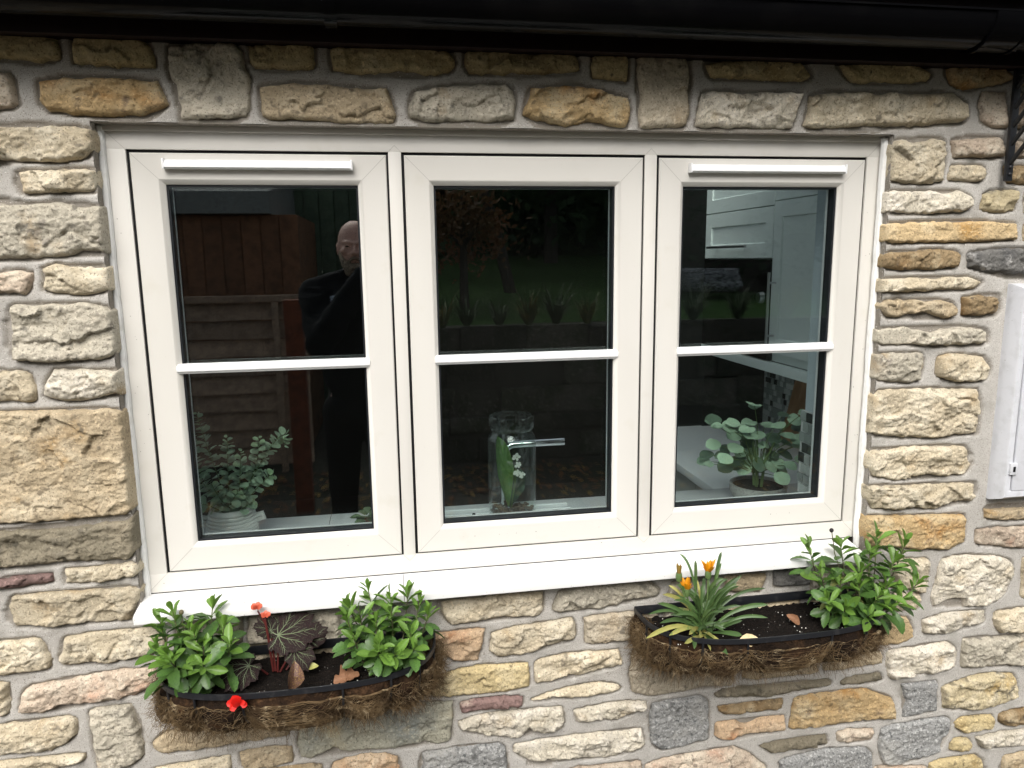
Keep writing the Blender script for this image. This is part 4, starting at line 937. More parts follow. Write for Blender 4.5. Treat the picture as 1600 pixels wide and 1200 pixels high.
# window recess on the room side: plaster cheeks, tiled lower part on the right
rc = thing('window_recess', 'plastered window recess with a mosaic tiled right cheek', 'window recess', (1.66,.1,.93))
M_CHEEK = mat('pale_blue_plaster', (.50,.57,.62), rough=.7)
MB().box((1.648,.071,.86),(1.709,.182,1.95)).build('cheek', M_CHEEK, rc, smooth=False)
MB().box((-.05,.071,.86),(-.02,.182,1.95)).build('cheek', M_CHEEK, rc, smooth=False)
MB().box((-.02,.071,1.905),(1.648,.182,1.95)).build('head', M_CHEEK, rc, smooth=False)
MB().box((-.02,.071,.872),(1.648,.182,.942)).build('inner_sill', M_TOP, rc, smooth=False)
MB().box((1.641,.071,.945),(1.6478,.187,1.2105)).build('grout', mat('tile_grout', (.55,.56,.55), rough=.8), rc, smooth=False)
TM = [mat('tile_grey', (.26,.29,.28), rough=.25, vary=.2), mat('tile_light', (.45,.48,.46), rough=.25, vary=.15), mat('tile_black', (.03,.032,.034), rough=.2)]
r = random.Random(12); tm = [MB().bbox((-.0022,-.0132,-.0132),(.0022,.0132,.0132),.001,1).mesh('tile', m) for m in TM]
for j in range(9):
    z = 1.1955-j*.0293
    for i in range(4):
        y = .0875+i*.029+(.0145 if j % 2 else 0)
        if y+.0132 > .188: continue
        kd = 2 if r.random() < .16 else (0 if r.random() < .6 else 1)
        link('tile', tm[kd], rc, M=Matrix.Translation((1.6395,y,z)))
sp = thing('mosaic_splashback', 'grey and black mosaic tile splashback on the side wall above the worktop', 'splashback', (2.21,.9,.9))
mt3 = [MB(),MB(),MB()]
for j in range(14):
    for i in range(70):
        y = .20+i*.0255+(.012 if j % 2 else 0); z = .885+j*.0255; kd = 2 if r.random() < .13 else (0 if r.random() < .55 else 1)
        mt3[kd].box((2.2130,y,z),(2.2195,y+.0225,z+.0225))
for mb_, m in zip(mt3, TM): mb_.build('tiles', m, sp, smooth=False, kind='stuff')
# worktops
wt = thing('kitchen_worktop', 'white kitchen worktop running under the window and along the right wall', 'worktop', (.8,.4,.835))
MB().bbox((-1.3,.184,.835),(2.215,.570,.865),.003).build('window_run', M_TOP, wt)
MB().bbox((1.567,.5705,.835),(2.212,1.46,.8648),.003).build('side_run', M_TOP, wt)
MB().box((.312,.187,.8652),(.3135,.568,.8655)).build('joint', M_SPACER, wt, smooth=False)
dr = thing('sink_drainer', 'white ceramic sink drainer with grooves below the middle sash', 'sink', (.85,.4,.865))
MB().bbox((.60,.20,.8652),(1.10,.555,.8705),.002).build('tray', mat('white_ceramic', (.82,.86,.87), rough=.12), dr)
for i in range(7): MB().bbox((.63+.0*i,.25+i*.042,.8704),(1.045,.262+i*.042,.8740),.0018).build('ridge', bpy.data.materials['white_ceramic'], dr)
bu = thing('base_units', 'grey base cabinets under the kitchen worktop', 'base cabinet', (1.6,.9,0))
MB().box((1.61,.5705,.10),(2.21,1.45,.834)).build('carcass', M_CABG, bu, smooth=False)
for y0, y1 in ((.575,.765),(.769,1.10),(1.104,1.448)):
    MB().bbox((1.590,y0,.12),(1.609,y1,.828),.002).build('door', M_CABG, bu)
MB().box((-1.3,.19,.10),(1.60,.545,.834)).build('carcass', M_CABG, bu, smooth=False)
# wall units with oven, mapped on the right wall
def sy(y): return -1.644+(y+1.644)*.932
def sz(z): return 1.637+(z-1.637)*.932
wu = thing('wall_units', 'pale sage shaker wall cabinets with bar handles on the right wall', 'wall cabinet', (2.05,.9,1.2))
ya, yb, yc = sy(1.665), sy(1.04), .20
MB().box((1.921,yc,sz(1.22)),(2.213,ya,2.25)).build('carcass', M_CAB, wu, smooth=False)
def shaker(y0,y1,z0,z1,name='door',fr=.055,x=1.900):
    mb = MB(); n = [(0,.018),(0,.0015),(.0015,0),(fr,0),(fr+.003,.006)]
    C = [[(x+d,y0+o,z0+o),(x+d,y1-o,z0+o),(x+d,y1-o,z1-o),(x+d,y0+o,z1-o)] for o,d in n]
    vs = [p for c in C for p in c]; fs = [(i*4+k,i*4+(k+1)%4,(i+1)*4+(k+1)%4,(i+1)*4+k) for i in range(len(n)-1) for k in range(4)]; q = (len(n)-1)*4
    mb.add(vs, fs+[(q,q+1,q+2,q+3)]); return mb.build(name, M_CAB, wu)
def bar_handle(p, q, parent, r_=.005, off=.028):
    p, q = Vector(p), Vector(q); mb = MB().tube([p,q], r_, 12); d = (q-p)
    for u in (.14,.86): c = p+d*u; mb.tube([c, c+Vector((off,0,0))], r_*.8, 8)
    return mb.build('handle', M_STEEL, parent)
shaker(yb+.002, ya-.002, sz(1.83), 2.24)
d2_ = shaker(yb+.002, ya-.002, sz(1.626), sz(1.826)); bar_handle((1.872,sy(1.21),sz(1.676)),(1.872,sy(1.577),sz(1.676)), d2_)
shaker(.205, yb-.002, sz(1.845), 2.24)
d3_ = shaker(.205, yb-.002, sz(1.255), sz(1.842)); bar_handle((1.872,sy(1.004),sz(1.285)),(1.872,sy(1.004),sz(1.572)), d3_)
MB().bbox((1.895,yc,sz(1.178)),(1.915,ya,sz(1.218)),.002).build('light_rail', M_CAB, wu)
ov = thing('built_in_oven', 'black glass built in oven under the cabinet flap', 'oven', (1.9,(ya+yb)/2,sz(1.22)))
MB().bbox((1.897,yb+.003,sz(1.222)),(1.9205,ya-.003,sz(1.622)),.002).build('glass_front', M_OVEN, ov)
MB().tube([(1.897,sy(1.10),sz(1.47)),(1.880,sy(1.10),sz(1.47))], [.022,.019], 24).build('dial', M_STEEL, ov)
ep = MB().box((1.915,ya+.004,.0),(2.213,ya+.62,2.2)).build('tall_cabinet', mat('shade_toned_cabinet', (.02,.021,.02), rough=.6, spec=.1), smooth=False); tag(ep, 'tall grey cabinet beyond the oven, its shade painted into the colour', 'cabinet')  # shade on the far unit is painted in as a near-black colour
cb = MB().bbox((0,0,0),(.018,.185,.27),.004, M=Matrix.Translation((2.135,.965,.866)) @ Matrix.Rotation(.22,4,'Y')).build('chopping_board', mat('brown_board', (.24,.12,.05), rough=.5, mix=[(30,(.32,.17,.08),.45,.65,3)], scale_xyz=(1,1,.2))); tag(cb, 'brown wooden chopping board leaning on the mosaic tiles', 'chopping board')

# pots and plants on the worktop
ZW = .8652
eu = thing('potted_eucalyptus', 'grey green eucalyptus stems in a white ribbed pot behind the left sash', 'potted plant', (.058,.40,ZW))
prof = []; r0 = [(.055,0),(.068,.004)]
for kx in range(9):
    z = .008+kx*.0095; rr = .0705-.0012*max(0,kx-4)**1.6; prof += [(rr-.0022,z),(rr,z+.003),(rr,z+.0065),(rr-.0022,z+.0095)]
M_CER = mat('white_ribbed_ceramic', (.74,.75,.72), rough=.25)
pot_ = MB().lathe(r0+prof+[(.056,.100),(.053,.101),(.050,.095),(.050,.06),(.0,.06)], (.058,.40,ZW), 48).build('pot', M_CER, eu)
for sx_ in (-1,1): MB().tube([(.058+sx_*.062,.395,ZW+.072),(.058+sx_*.084,.392,ZW+.078),(.058+sx_*.088,.392,ZW+.066),(.058+sx_*.066,.395,ZW+.058)], [.007,.008,.007,.006], 8).build('lug', M_CER, pot_)
M_EUC = mat('eucalyptus_leaf', (.27,.39,.28), rough=.6, vary=.25, mix=[(25,(.34,.46,.31),.45,.65,2)]); M_EUC2 = mat('young_eucalyptus_leaf', (.27,.40,.24), rough=.6, vary=.15)
e1 = [leaf_mesh('leaf', m, 1, .88, .06, .12, .5, .48, 0, 8, .06) for m in (M_EUC,M_EUC2)]
r = random.Random(33)
def euc(tip, bend, n, top=.45, base=(.058,.40,.94)):
    b, e = Vector(base)+Vector((r.uniform(-.02,.02),r.uniform(-.02,.02),0)), Vector(tip); c = b*.5+e*.5+Vector(bend); P = [b*(1-u)**2+c*2*u*(1-u)+e*u*u for u in [k/12 for k in range(13)]]
    MB().tube(P, [.0016-.0009*k/12 for k in range(13)], 5).build('stem', M_GSTEM, eu)
    n = int(n*1.35)
    for k in range(n):
        u = .06+.94*k/(n-1); f_ = u*12; i = min(11,int(f_)); p = P[i].lerp(P[i+1], f_-i); d = (P[i+1]-P[i]).normalized()
        s = d.orthogonal().normalized(); s.rotate(Matrix.Rotation(k*1.5708+r.uniform(-.3,.3),3,d))
        for sg in (1,-1):
            q = (s*sg+d*r.uniform(.1,.7)).normalized(); L = (.027 if u < .75 else .027*(1-(u-.75)*1.9))*r.uniform(.75,1.15)
            place('leaf', e1[1] if u > 1-top*.45 and r.random() < .8 else e1[0], eu, p+q*.002, q, d+Vector((0,-.35,.3)), L, r.uniform(-.4,.4))
for tip, bend, n in (((-.011,.40,1.231),(-.02,0,.05),15),((.066,.385,1.165),(.0,0,.03),14),((.214,.40,1.135),(.09,0,.20),18),((.146,.39,1.158),(.045,0,.04),13),((.102,.37,1.128),(.0,-.02,.0),12),((-.035,.42,1.175),(-.04,0,.02),14),((-.02,.37,1.08),(-.03,-.02,.04),9),((.18,.37,1.06),(.04,-.03,.06),10),((.02,.36,1.05),(-.01,-.03,.02),8),((.09,.35,1.02),(.0,-.03,.02),7),((-.01,.35,.99),(-.03,-.02,.04),6),((.125,.36,.985),(.03,-.02,.03),6)): euc(tip, bend, n)

pl = thing('potted_round_leaf_plant', 'leafy plant with round grey green leaves in a grey stone pot behind the right sash', 'potted plant', (1.647,.42,ZW))
M_STPOT = mat('grey_stone_pot', (.30,.30,.285), rough=.85, mix=[(160,(.18,.18,.17),.52,.66,3)], bump=((200,.6,.002),))
MB().lathe([(.062,0),(.074,.010),(.086,.035),(.088,.055),(.0875,.060),(.080,.060),(.078,.050),(.0,.048)], (1.647,.42,ZW), 48).build('pot', M_STPOT, pl)
MB().lathe([(.079,.0),(.0,.001)], (1.647,.42,ZW+.051), 32).build('soil', M_SOIL, pl)
rl_ = [leaf_mesh('leaf', m, 1, .92, .05, .10, .45, .50, 0, 10, .05) for m in (M_EUC, mat('pale_round_leaf', (.30,.42,.30), rough=.55, vary=.15), mat('dark_round_leaf', (.08,.13,.085), rough=.55, vary=.2))]
pts = [(1.570,1.119,1),(1.602,1.127,1),(1.607,1.181,1),(1.741,1.163,1),(1.518,1.136,1),(1.651,1.057,1),(1.690,1.053,1),(1.747,1.054,1),(1.778,1.053,1),(1.597,1.031,0),(1.664,.992,0),(1.755,1.010,0),(1.464,1.010,1),(1.501,1.061,0),(1.542,1.020,0),(1.701,.980,0),(1.594,.992,2),(1.629,1.092,0),(1.759,1.124,0),(1.568,1.004,2),(1.499,1.122,1),(1.62,1.06,2),(1.70,1.10,2),(1.58,1.08,0),(1.66,1.13,0),(1.72,1.02,2),(1.55,1.06,0),(1.64,1.00,2),(1.69,1.00,0),(1.60,1.10,0),(1.78,1.09,2),(1.48,1.03,2),(1.56,1.09,0),(1.63,1.03,0),(1.73,1.08,0),(1.67,1.08,2),(1.61,.985,0),(1.72,.985,0)]
r = random.Random(8); sm = MB(); pts += [(x+r.uniform(-.022,.022), z+r.uniform(-.03,.012), r.choice((0,2,2))) for x, z, k_ in pts[:30]]
for k_, a in enumerate((0,1.3,2.5,3.8,5.1)): sm.tube([(1.647+.012*math.cos(a),.42+.012*math.sin(a),ZW+.05),(1.647+.02*math.cos(a),.42+.02*math.sin(a),1.00),(1.647+.055*math.cos(a),.42+.055*math.sin(a),1.07)], [.0045,.0035,.002], 6)
sm.build('stem', M_GSTEM, pl)
for x, z, kd in pts:
    y = .42+r.uniform(-.075,.03)*(1 if kd != 2 else -.6); o = Vector((1.647,.42,1.00)); d = (Vector((x,y,z))-o); d.z = d.z*.25-.03; d.y -= .02
    L = r.uniform(.044,.060) if kd != 1 else r.uniform(.032,.042)
    for sg in ((0,) if kd != 1 else (-1,1)):
        dd = d.normalized(); dd.rotate(Matrix.Rotation(sg*.9,3,'Z')); place('leaf', rl_[kd], pl, Vector((x,y,z))-dd*L*.3, dd, (-.12,-.45,1), L*.98, r.uniform(-.25,.25))
    P = [Vector((1.647+(x-1.647)*.1,.42,.96)), Vector((1.647+(x-1.647)*.5,.42+(y-.42)*.5,.96+(z-.96)*.7)), Vector((x,y,z-.003))]
    MB().tube(P, .0011, 5).build('leaf_stalk', M_GSTEM, pl)
ft = thing('small_potted_plant', 'small patterned leaf plant in a terracotta pot at the right end of the left sash', 'potted plant', (.430,.38,ZW))
MB().lathe([(.022,0),(.028,.034),(.030,.036),(.030,.042),(.026,.042),(.0,.036)], (.430,.38,ZW), 32).build('pot', mat('terracotta', (.16,.065,.035), rough=.8), ft)
M_FIT = mat('patterned_leaf', (.07,.11,.055), rough=.5, mix=[(120,(.24,.30,.18),.55,.62,1)], vary=.2); fm_ = leaf_mesh('leaf', M_FIT, 1, .62, .15, .35, .7, .5, 0, 8)
for k_ in range(26):
    a = k_*2.4; e_ = r.uniform(.0,.9); place('leaf', fm_, ft, (.430+.012*math.cos(a),.38+.012*math.sin(a),ZW+.04+.016*e_), (math.cos(a),math.sin(a),e_-.15), (0,-.2,1), r.uniform(.026,.040))
ar = thing('ceramic_rainbow', 'tiny white ceramic arch ornament beside the terracotta pot', 'ornament', (.402,.37,ZW))
for R_ in (.010,.0165,.023): MB().tube([(.402-R_*math.cos(PI*k/14),.37,ZW+.002+R_*math.sin(PI*k/14)) for k in range(15)], .0028, 8).build('arch', M_CER, ar)
# tap and glass jar
tp = thing('kitchen_tap', 'chrome swan neck kitchen tap behind the glass jar', 'tap', (.848,.52,ZW))
MB().tube([(.848,.52,ZW)]+[(.848,.52,ZW+.03*k) for k in range(1,6)]+[(.848+.030*(1-math.cos(t)),.52,1.036+.032*math.sin(t)) for t in (0,.4,.8,1.2,1.57)]+[(.95,.52,1.0685),(1.039,.52,1.0690)], .0118, 20).build('spout', M_CHROME, tp)
MB().lathe([(.026,0),(.026,.006),(.020,.010),(.0,.010)], (.848,.52,ZW), 32).build('base', M_CHROME, tp)
MB().tube([(.848,.505,.92),(.848,.46,.925)], [.007,.005], 12).build('lever', M_CHROME, tp)
jr = thing('glass_jar', 'tall clear glass jar with a rolled lip behind the middle sash', 'jar', (.856,.42,ZW+.006))
JG = glass_mat('clear_jar_glass', .042, (.93,.955,.945), (1,1,1))
JP = [(.0,.004),(.066,.004),(.0705,.010),(.0715,.03),(.0715,.235),(.068,.252),(.061,.262),(.060,.270),(.0655,.276),(.0665,.285),(.0665,.305),(.0645,.312),(.0620,.313)]
MB().lathe(JP+[(rr-.0032,z) for rr,z in JP[1:-1]][::-1]+[(.0,.008)], (.856,.42,ZW+.006), 56).build('body', JG, jr)
jl = thing('orchid_cutting', 'broad green leaf and small white flowers standing in the glass jar', 'plant', (.845,.42,ZW+.02))
place('leaf', leaf_mesh('leaf', mat('orchid_leaf', (.085,.17,.045), rough=.35, mix=[(20,(.15,.24,.07),.5,.66,3)]), 1, .27, .3, -.05, .8, .5), jl, (.843,.415,.905), (-.17,-.03,1), (.5,-.9,.1), .225)
place('leaf', leaf_mesh('leaf', mat('dark_orchid_leaf', (.03,.06,.035), rough=.4), 1, .5, .3, .2, .8, .5), jl, (.850,.43,.90), (.22,.1,.7), (-.3,-.8,.3), .12)
M_WF = mat('white_petal', (.80,.78,.74), rough=.5, trans=.2); wp = leaf_mesh('petal', M_WF, 1, .7, .1, .2, .6, .6, 0, 6)
for c in ((.868,.41,1.058),(.872,.405,1.036),(.870,.41,1.012),(.884,.41,1.004)):
    for k_ in range(5): a = k_*1.256+r.uniform(-.4,.4); place('petal', wp, jl, c, (math.cos(a),-.4,math.sin(a)), (0,-1,.2), r.uniform(.009,.015))
MB().tube([(.852,.42,.90),(.862,.415,.97),(.870,.41,1.06)], .0018, 6).build('stalk', M_GSTEM, jl)
bk_ = MB(); 
for k_ in range(160): a = r.uniform(0,6.28); q = .062*math.sqrt(r.random()); bk_.ball((.856+q*math.cos(a),.42+q*math.sin(a),ZW+.018+r.uniform(0,.020)), r.uniform(.004,.010), (1,.7,.6), 5)
tag(bk_.build('bark_chips', mat('bark', (.075,.045,.03), rough=.9, vary=.2, mix=[(30,(.16,.10,.06),.5,.7,3)])), 'brown bark chips in the bottom of the glass jar', 'bark chips', kind='stuff')
st_ = thing('window_stay', 'black window stay peg on the inner sill beside the glass jar', 'window stay', (.735,.082,.985))
MB().tube([(.703,.082,.985),(.703,.082,1.012)], .004, 8).build('peg', M_GASKET, st_); MB().tube([(.714,.082,1.001),(.760,.082,1.003)], .005, 8).build('arm', M_GASKET, st_)
# ------------------------------------------------------------------ the garden the panes reflect
M_PATIO = mat('mossy_paving', (.050,.045,.038), rough=.85, mix=[(1.2,(.032,.036,.022),.45,.65,5),(14,(.075,.062,.048),.52,.7,4)], bump=((30,.5,.01),))
M_LAWN = mat('lawn_grass', (.055,.125,.032), rough=.95, spec=.1, mix=[(2,(.07,.14,.036),.45,.65,4),(90,(.025,.06,.018),.5,.65,3)], bump=((160,1,.03),))
tag(MB().add([(-40,-80,-.02),(40,-80,-.02),(40,0.0,0),(-40,0.0,0)],[(0,1,2,3)]).build('patio', M_PATIO, smooth=False), kind='structure')
gxs, gys = np.meshgrid(np.concatenate([np.linspace(-40,.70,40),np.linspace(.74,40,80)]), np.linspace(-4.28,-70,80)); gh = np.where(gxs < .72, -.004, 1.09)+np.clip(-gys-4.3,0,60)*.045*(gxs > .72)+.05*fbm(gxs*.3,gys*.3)*(gxs > .72)
V = np.stack([gxs.ravel(),gys.ravel(),gh.ravel()],1); F = np.array([(j*120+i,j*120+i+1,(j+1)*120+i+1,(j+1)*120+i) for j in range(79) for i in range(119)])
lw = link('lawn', np_mesh('lawn', V, F, M_LAWN)); tag(lw, kind='structure')
M_LIT = [mat('litter_leaf', c, rough=.8, vary=.3) for c in ((.26,.12,.045),(.40,.26,.07),(.16,.075,.035))]
r = np.random.default_rng(2)
for q, m in enumerate(M_LIT):
    n = 700; V = []; F = []
    for i in range(n):
        x = r.uniform(-2.5,4.5); y = -3.9+abs(r.normal(0,.75)) if r.random() < .65 else r.uniform(-4,-.5); L = r.uniform(.018,.04); a = r.uniform(0,6.28); t = r.normal(0,.35,2); z = .006+r.uniform(0,.012)
        c, s = math.cos(a)*L, math.sin(a)*L; o = len(V)
        for u, v in ((-1,0),(-.2,.55),(1,0),(-.2,-.55)): V.append((x+c*u-s*v, y+s*u+c*v, z+L*(.25*abs(v)+t[0]*u*.5+.2)))
        F.append((o,o+1,o+2,o+3))
    link('fallen_leaves', np_mesh('fallen_leaves', np.array(V), np.array(F), m, smooth=False), None, 'stuff')
    tag(bpy.data.objects['fallen_leaves' if q == 0 else f'fallen_leaves.{q:03d}'], ['brown','yellow','dark brown'][q]+' fallen leaves scattered over the patio, seen mirrored in the panes', 'fallen leaves')
wood = lambda n, c, c2: mat(n, c, rough=.85, mix=[(14,c2,.42,.66,5),(60,tuple(x*.6 for x in c),.5,.7,4)], scale_xyz=(1,1,1), vary=.22)
M_FENCE = wood('weathered_board', (.44,.31,.23), (.27,.19,.14)); M_SHED = wood('brown_shed_board', (.25,.115,.06), (.14,.065,.036)); M_GREENF = wood('green_stained_board', (.13,.18,.12), (.08,.12,.08)); M_POST = wood('red_brown_post', (.26,.07,.03), (.14,.04,.02))
r = random.Random(6)
fe = thing('garden_fence', 'low weathered fence of wavy horizontal boards opposite the window, mirrored in the left sash', 'fence', (-1.6,-4.15,0))
for i in range(9):
    z = .06+i*.1425; mb = MB(); n = 24; vs = []
    for k in range(n+1):
        x = -3.4+3.27*k/n; w = .012*fbm(np.array(x*2.2),np.array(z*9),3.,3); tilt = .030
        for yy, zz in ((.012,0),(-.014,0),(-.012-tilt,.128),(.002-tilt,.128)): vs.append((x,-4.13+yy,z+zz+(w if zz == 0 else 0)))
    fs = [(k*4+j,k*4+(j+1)%4,(k+1)*4+(j+1)%4,(k+1)*4+j) for k in range(n) for j in range(4)]
    mb.add(vs, fs+[(0,1,2,3),(n*4+3,n*4+2,n*4+1,n*4)]).build('board', M_FENCE, fe, smooth=False)
MB().bbox((-3.4,-4.165,1.335),(-.13,-4.085,1.385),.004).build('rail', M_FENCE, fe)
for x in (-.375,-1.3,-2.25,-3.2): MB().bbox((x,-4.105,0),(x+.048,-4.07,1.333),.003).build('post', M_FENCE, fe)
sh = thing('garden_shed', 'brown shed of vertical boards with a grey roof edge behind the low fence', 'shed', (-1.7,-5.4,0))
for i in range(19): x = -3.1+i*.152; MB().bbox((x,-4.72,0),(x+.146,-4.70-.004*(i%2),2.02),.004).build('board', M_SHED, sh)
MB().box((-3.1,-6.2,0),(-.22,-4.725,2.02)).build('body', M_SHED, sh, smooth=False)
MB().add([(-3.3,-4.60,2.025),(-.42,-4.60,2.025),(-.42,-4.60,2.20),(-3.3,-4.60,2.20),(-3.3,-6.3,2.025),(-.42,-6.3,2.025),(-.42,-6.3,2.45),(-3.3,-6.3,2.45)],[(0,1,2,3),(3,2,6,7),(4,5,1,0),(5,4,7,6),(1,5,6,2),(4,0,3,7)]).build('roof', mat('grey_roof_felt', (.26,.27,.27), rough=.9, mix=[(60,(.18,.19,.19),.45,.65,4)]), sh, smooth=False)
gf = thing('green_fence', 'tall dark green fence of vertical boards behind the man', 'fence', (.3,-6.3,0))
for i in range(12): x = -.95+i*.155; MB().bbox((x,-6.32,0),(x+.148,-6.30-.006*(i%2),2.75),.004).build('board', M_GREENF, gf)
for z in (.5,2.3): MB().bbox((-.95,-6.37,z),(.91,-6.325,z+.08),.004).build('rail', M_GREENF, gf)
po = MB().bbox((-.145,-3.14,0),(-.035,-3.04,1.40),.008).build('timber_post', M_POST); tag(po, 'red brown timber post standing on the patio beside the man', 'post')
gw = thing('garden_wall', 'low dark stone retaining wall holding up the lawn, mirrored in the middle and right sashes', 'wall', (3.4,-4.1,0))
M_GWM = mat('dark_wall_mortar', (.055,.052,.043), rough=.95)
M_GW = mat('mossy_wall_stone', (.075,.07,.058), rough=.9, vary=.45, mix=[(6,(.03,.038,.02),.42,.62,5),(40,(.15,.14,.12),.55,.7,4)], bump=((50,.8,.01),))
MB().box((.72,-4.28,0),(2.55,-4.03,1.10)).build('core', M_GWM, gw, smooth=False); MB().box((2.552,-4.28,0),(7.5,-4.03,1.10)).build('core', M_GWM, gw, smooth=False)
z = .01
while z < 1.05:
    h = r.uniform(.10,.26); x = .72
    while x < 7.4:
        w = r.uniform(.15,.55)
        if z+h < 1.17:
            mb = MB().bbox((x,-4.06,z+r.uniform(-.015,.015)),(x+w-.012,-3.985+r.uniform(-.05,.02),z+h-.012+r.uniform(-.02,.012)),.02,2); mb.v = [(a+r.uniform(-.008,.008),b+r.uniform(-.008,.008),c+r.uniform(-.006,.006)) for a,b,c in mb.v]; mb.build('stone', M_GW, gw)
        x += w
    z += h
# planting along the wall and trees behind the lawn
def tuft(x, y, z, n, L, m, label, seed):
    r = random.Random(seed); t = thing('garden_plant', label, 'plant', (x,y,z)); mb = MB()
    for i in range(n):
        a = r.uniform(0,6.28); q = L*r.uniform(.5,1); e = Vector((x+math.cos(a)*q*.6, y+math.sin(a)*q*.6, z+q*r.uniform(.3,1))); b = Vector((x+math.cos(a)*.02,y+math.sin(a)*.02,z)); h = b*.5+e*.5+Vector((0,0,q*.35))
        s = Vector((-math.sin(a),math.cos(a),0))*.008; vs = []
        for k in range(6): u = k/5; p = b*(1-u)**2+h*2*u*(1-u)+e*u*u; vs += [p-s*(1-u*.9), p+s*(1-u*.9)]
        mb.add(vs, [(k*2,k*2+1,k*2+3,k*2+2) for k in range(5)])
    mb.build('leaves', m, t, kind='stuff')
M_TUFT = mat('grassy_leaf', (.10,.12,.035), rough=.6, mix=[(12,(.22,.19,.05),.5,.65,3)]); M_TUFT2 = mat('dark_grassy_leaf', (.05,.08,.03), rough=.6)
tuft(1.62,-4.12,1.10,90,.36,M_TUFT,'spiky yellowing plant in the middle of the garden wall top',1)
tuft(1.12,-4.15,1.10,70,.30,M_TUFT2,'dark spiky plant at the left end of the garden wall top',2)
tuft(2.12,-4.15,1.10,70,.30,M_TUFT,'straw coloured plant on the garden wall right of the spiky yellowing one',3)
tuft(3.05,-4.15,1.10,80,.42,M_TUFT2,'dark spiky plant on the garden wall in front of the gabion',4)
tuft(3.9,-4.15,1.10,80,.40,M_TUFT,'spiky yellowing plant on the garden wall, farthest right',5)
tuft(.92,-4.12,1.10,60,.34,M_TUFT,'straw coloured plant at the very left end of the garden wall top',6)
tuft(1.38,-4.14,1.10,80,.26,M_TUFT2,'low dark plant between two spiky plants on the garden wall top',7)
tuft(1.86,-4.16,1.10,80,.42,M_TUFT2,'tall dark spiky plant right of the middle of the garden wall top',8)
tuft(2.45,-4.14,1.10,90,.38,M_TUFT2,'wide dark spiky plant at the right of the middle sash reflection',9)
tuft(3.45,-4.14,1.10,90,.36,M_TUFT2,'wide dark spiky plant just right of the gabion front',10)
def crown(n, c, rad, leaf, seed, clumps=14, flat=1.):
    r = np.random.default_rng(seed); cc = r.normal(size=(clumps,3)); cc /= np.linalg.norm(cc,axis=1)[:,None]; cc = np.array(c)+cc*np.array(rad)*r.uniform(.3,.9,(clumps,1))
    k = r.integers(clumps, size=n); P = cc[k]+r.normal(0,.30,(n,3))*np.array(rad)*.75
    u = r.normal(size=(n,3)); u /= np.linalg.norm(u,axis=1)[:,None]; w = np.cross(u, r.normal(size=(n,3))); w /= np.linalg.norm(w,axis=1)[:,None]
    L = leaf*r.uniform(.6,1.4,(n,1)); V = np.stack([P-u*L, P-w*L*.5, P+u*L, P+w*L*.5],1).reshape(-1,3); F = np.arange(n*4).reshape(-1,4); return V, F
def leafmat(n, a, b): return mat(n, a, rough=.65, mix=[(1.3,b,.42,.6,3),(30,tuple(x*.55 for x in a),.5,.65,2)], trans=.35)
M_T = [leafmat('dark_evergreen_leaf', (.09,.15,.06), (.055,.11,.055)), leafmat('mid_green_leaf', (.11,.17,.06), (.08,.14,.055)), leafmat('autumn_leaf', (.26,.12,.05), (.16,.10,.045))]
M_BARK = mat('tree_bark', (.06,.05,.04), rough=.9)
def tree(label, x, y, z, h, rad, m, n, leaf, seed, name='garden_tree', cat='tree', lean=0):
    t = thing(name, label, cat, (x,y,z)); V, F = crown(n, (x+lean,y,z+h-rad[2]*.9), rad, leaf, seed); link('crown', np_mesh('crown', V, F, m, smooth=False), t)
    mb = MB().tube([(x,y,z-.1),(x+lean*.4,y,z+h*.3),(x+lean*.9,y,z+h*.6),(x+lean,y,z+h*.85)], [.045*h**.6,.035*h**.6,.024*h**.6,.01], 8)
    r = random.Random(seed)
    for k in range(5): a = r.uniform(0,6.28); mb.tube([(x+lean*.7,y,z+h*.45),(x+lean+math.cos(a)*rad[0]*.6,y+math.sin(a)*rad[1]*.6,z+h*.75)], [.018*h**.6,.005], 6)
    mb.build('trunk', M_BARK, t)
tree('rust coloured autumn shrub on the lawn behind the garden wall', 1.25,-5.6,1.18,1.25,(.55,.4,.55),M_T[2],1600,.035,1,'autumn_shrub','shrub')
tree('small leaning dark tree on the lawn behind the garden wall', 2.0,-7.2,1.25,2.6,(.7,.6,.8),M_T[0],2600,.05,2,lean=-.5)
tree('dark evergreen tree at the left of the lawn', 1.2,-12.5,1.45,7,(1.9,1.6,2.9),M_T[0],7000,.11,3)
tree('broad dark evergreen tree behind the middle of the lawn', 4.0,-14,1.5,8,(2.6,2,3.4),M_T[0],9000,.12,4)
tree('mid green tree at the right of the lawn', 7.6,-13,1.5,7.5,(2.4,2,3.2),M_T[1],8000,.12,5)
tree('tall mid green tree at the far right of the garden', 11.5,-12,1.5,8.5,(2.6,2,3.6),M_T[1],8000,.13,6)
tree('dark evergreen tree rising behind the shed', -3.2,-9.5,.2,6.5,(2.2,1.8,2.6),M_T[0],7000,.10,7)
tree('yellowing tree hanging over the green fence', -.4,-7.4,.1,4.4,(1.0,.8,1.1),leafmat('yellowing_tree_leaf', (.13,.12,.03), (.07,.085,.03)),3000,.06,8)
V, F = crown(70000, (6,-19,5.0), (19,1.8,4.6), .30, 11, 140); wd = link('far_wood', np_mesh('far_wood', V, F, M_T[0], smooth=False), None, 'stuff'); tag(wd, 'dark wood closing the view beyond the lawn', 'wood')
hd_ = thing('garden_hedge', 'dark clipped hedge behind the gabion on the lawn', 'hedge', (6.2,-7.1,1.2))
rg = np.random.default_rng(31); n_ = 15000; P_ = np.stack([rg.uniform(3.3,9.2,n_), -7.1+rg.uniform(-.45,.45,n_), 1.1+rg.uniform(0,1,n_)**.8*1.9+.12*np.sin(rg.uniform(0,6,n_))],1)
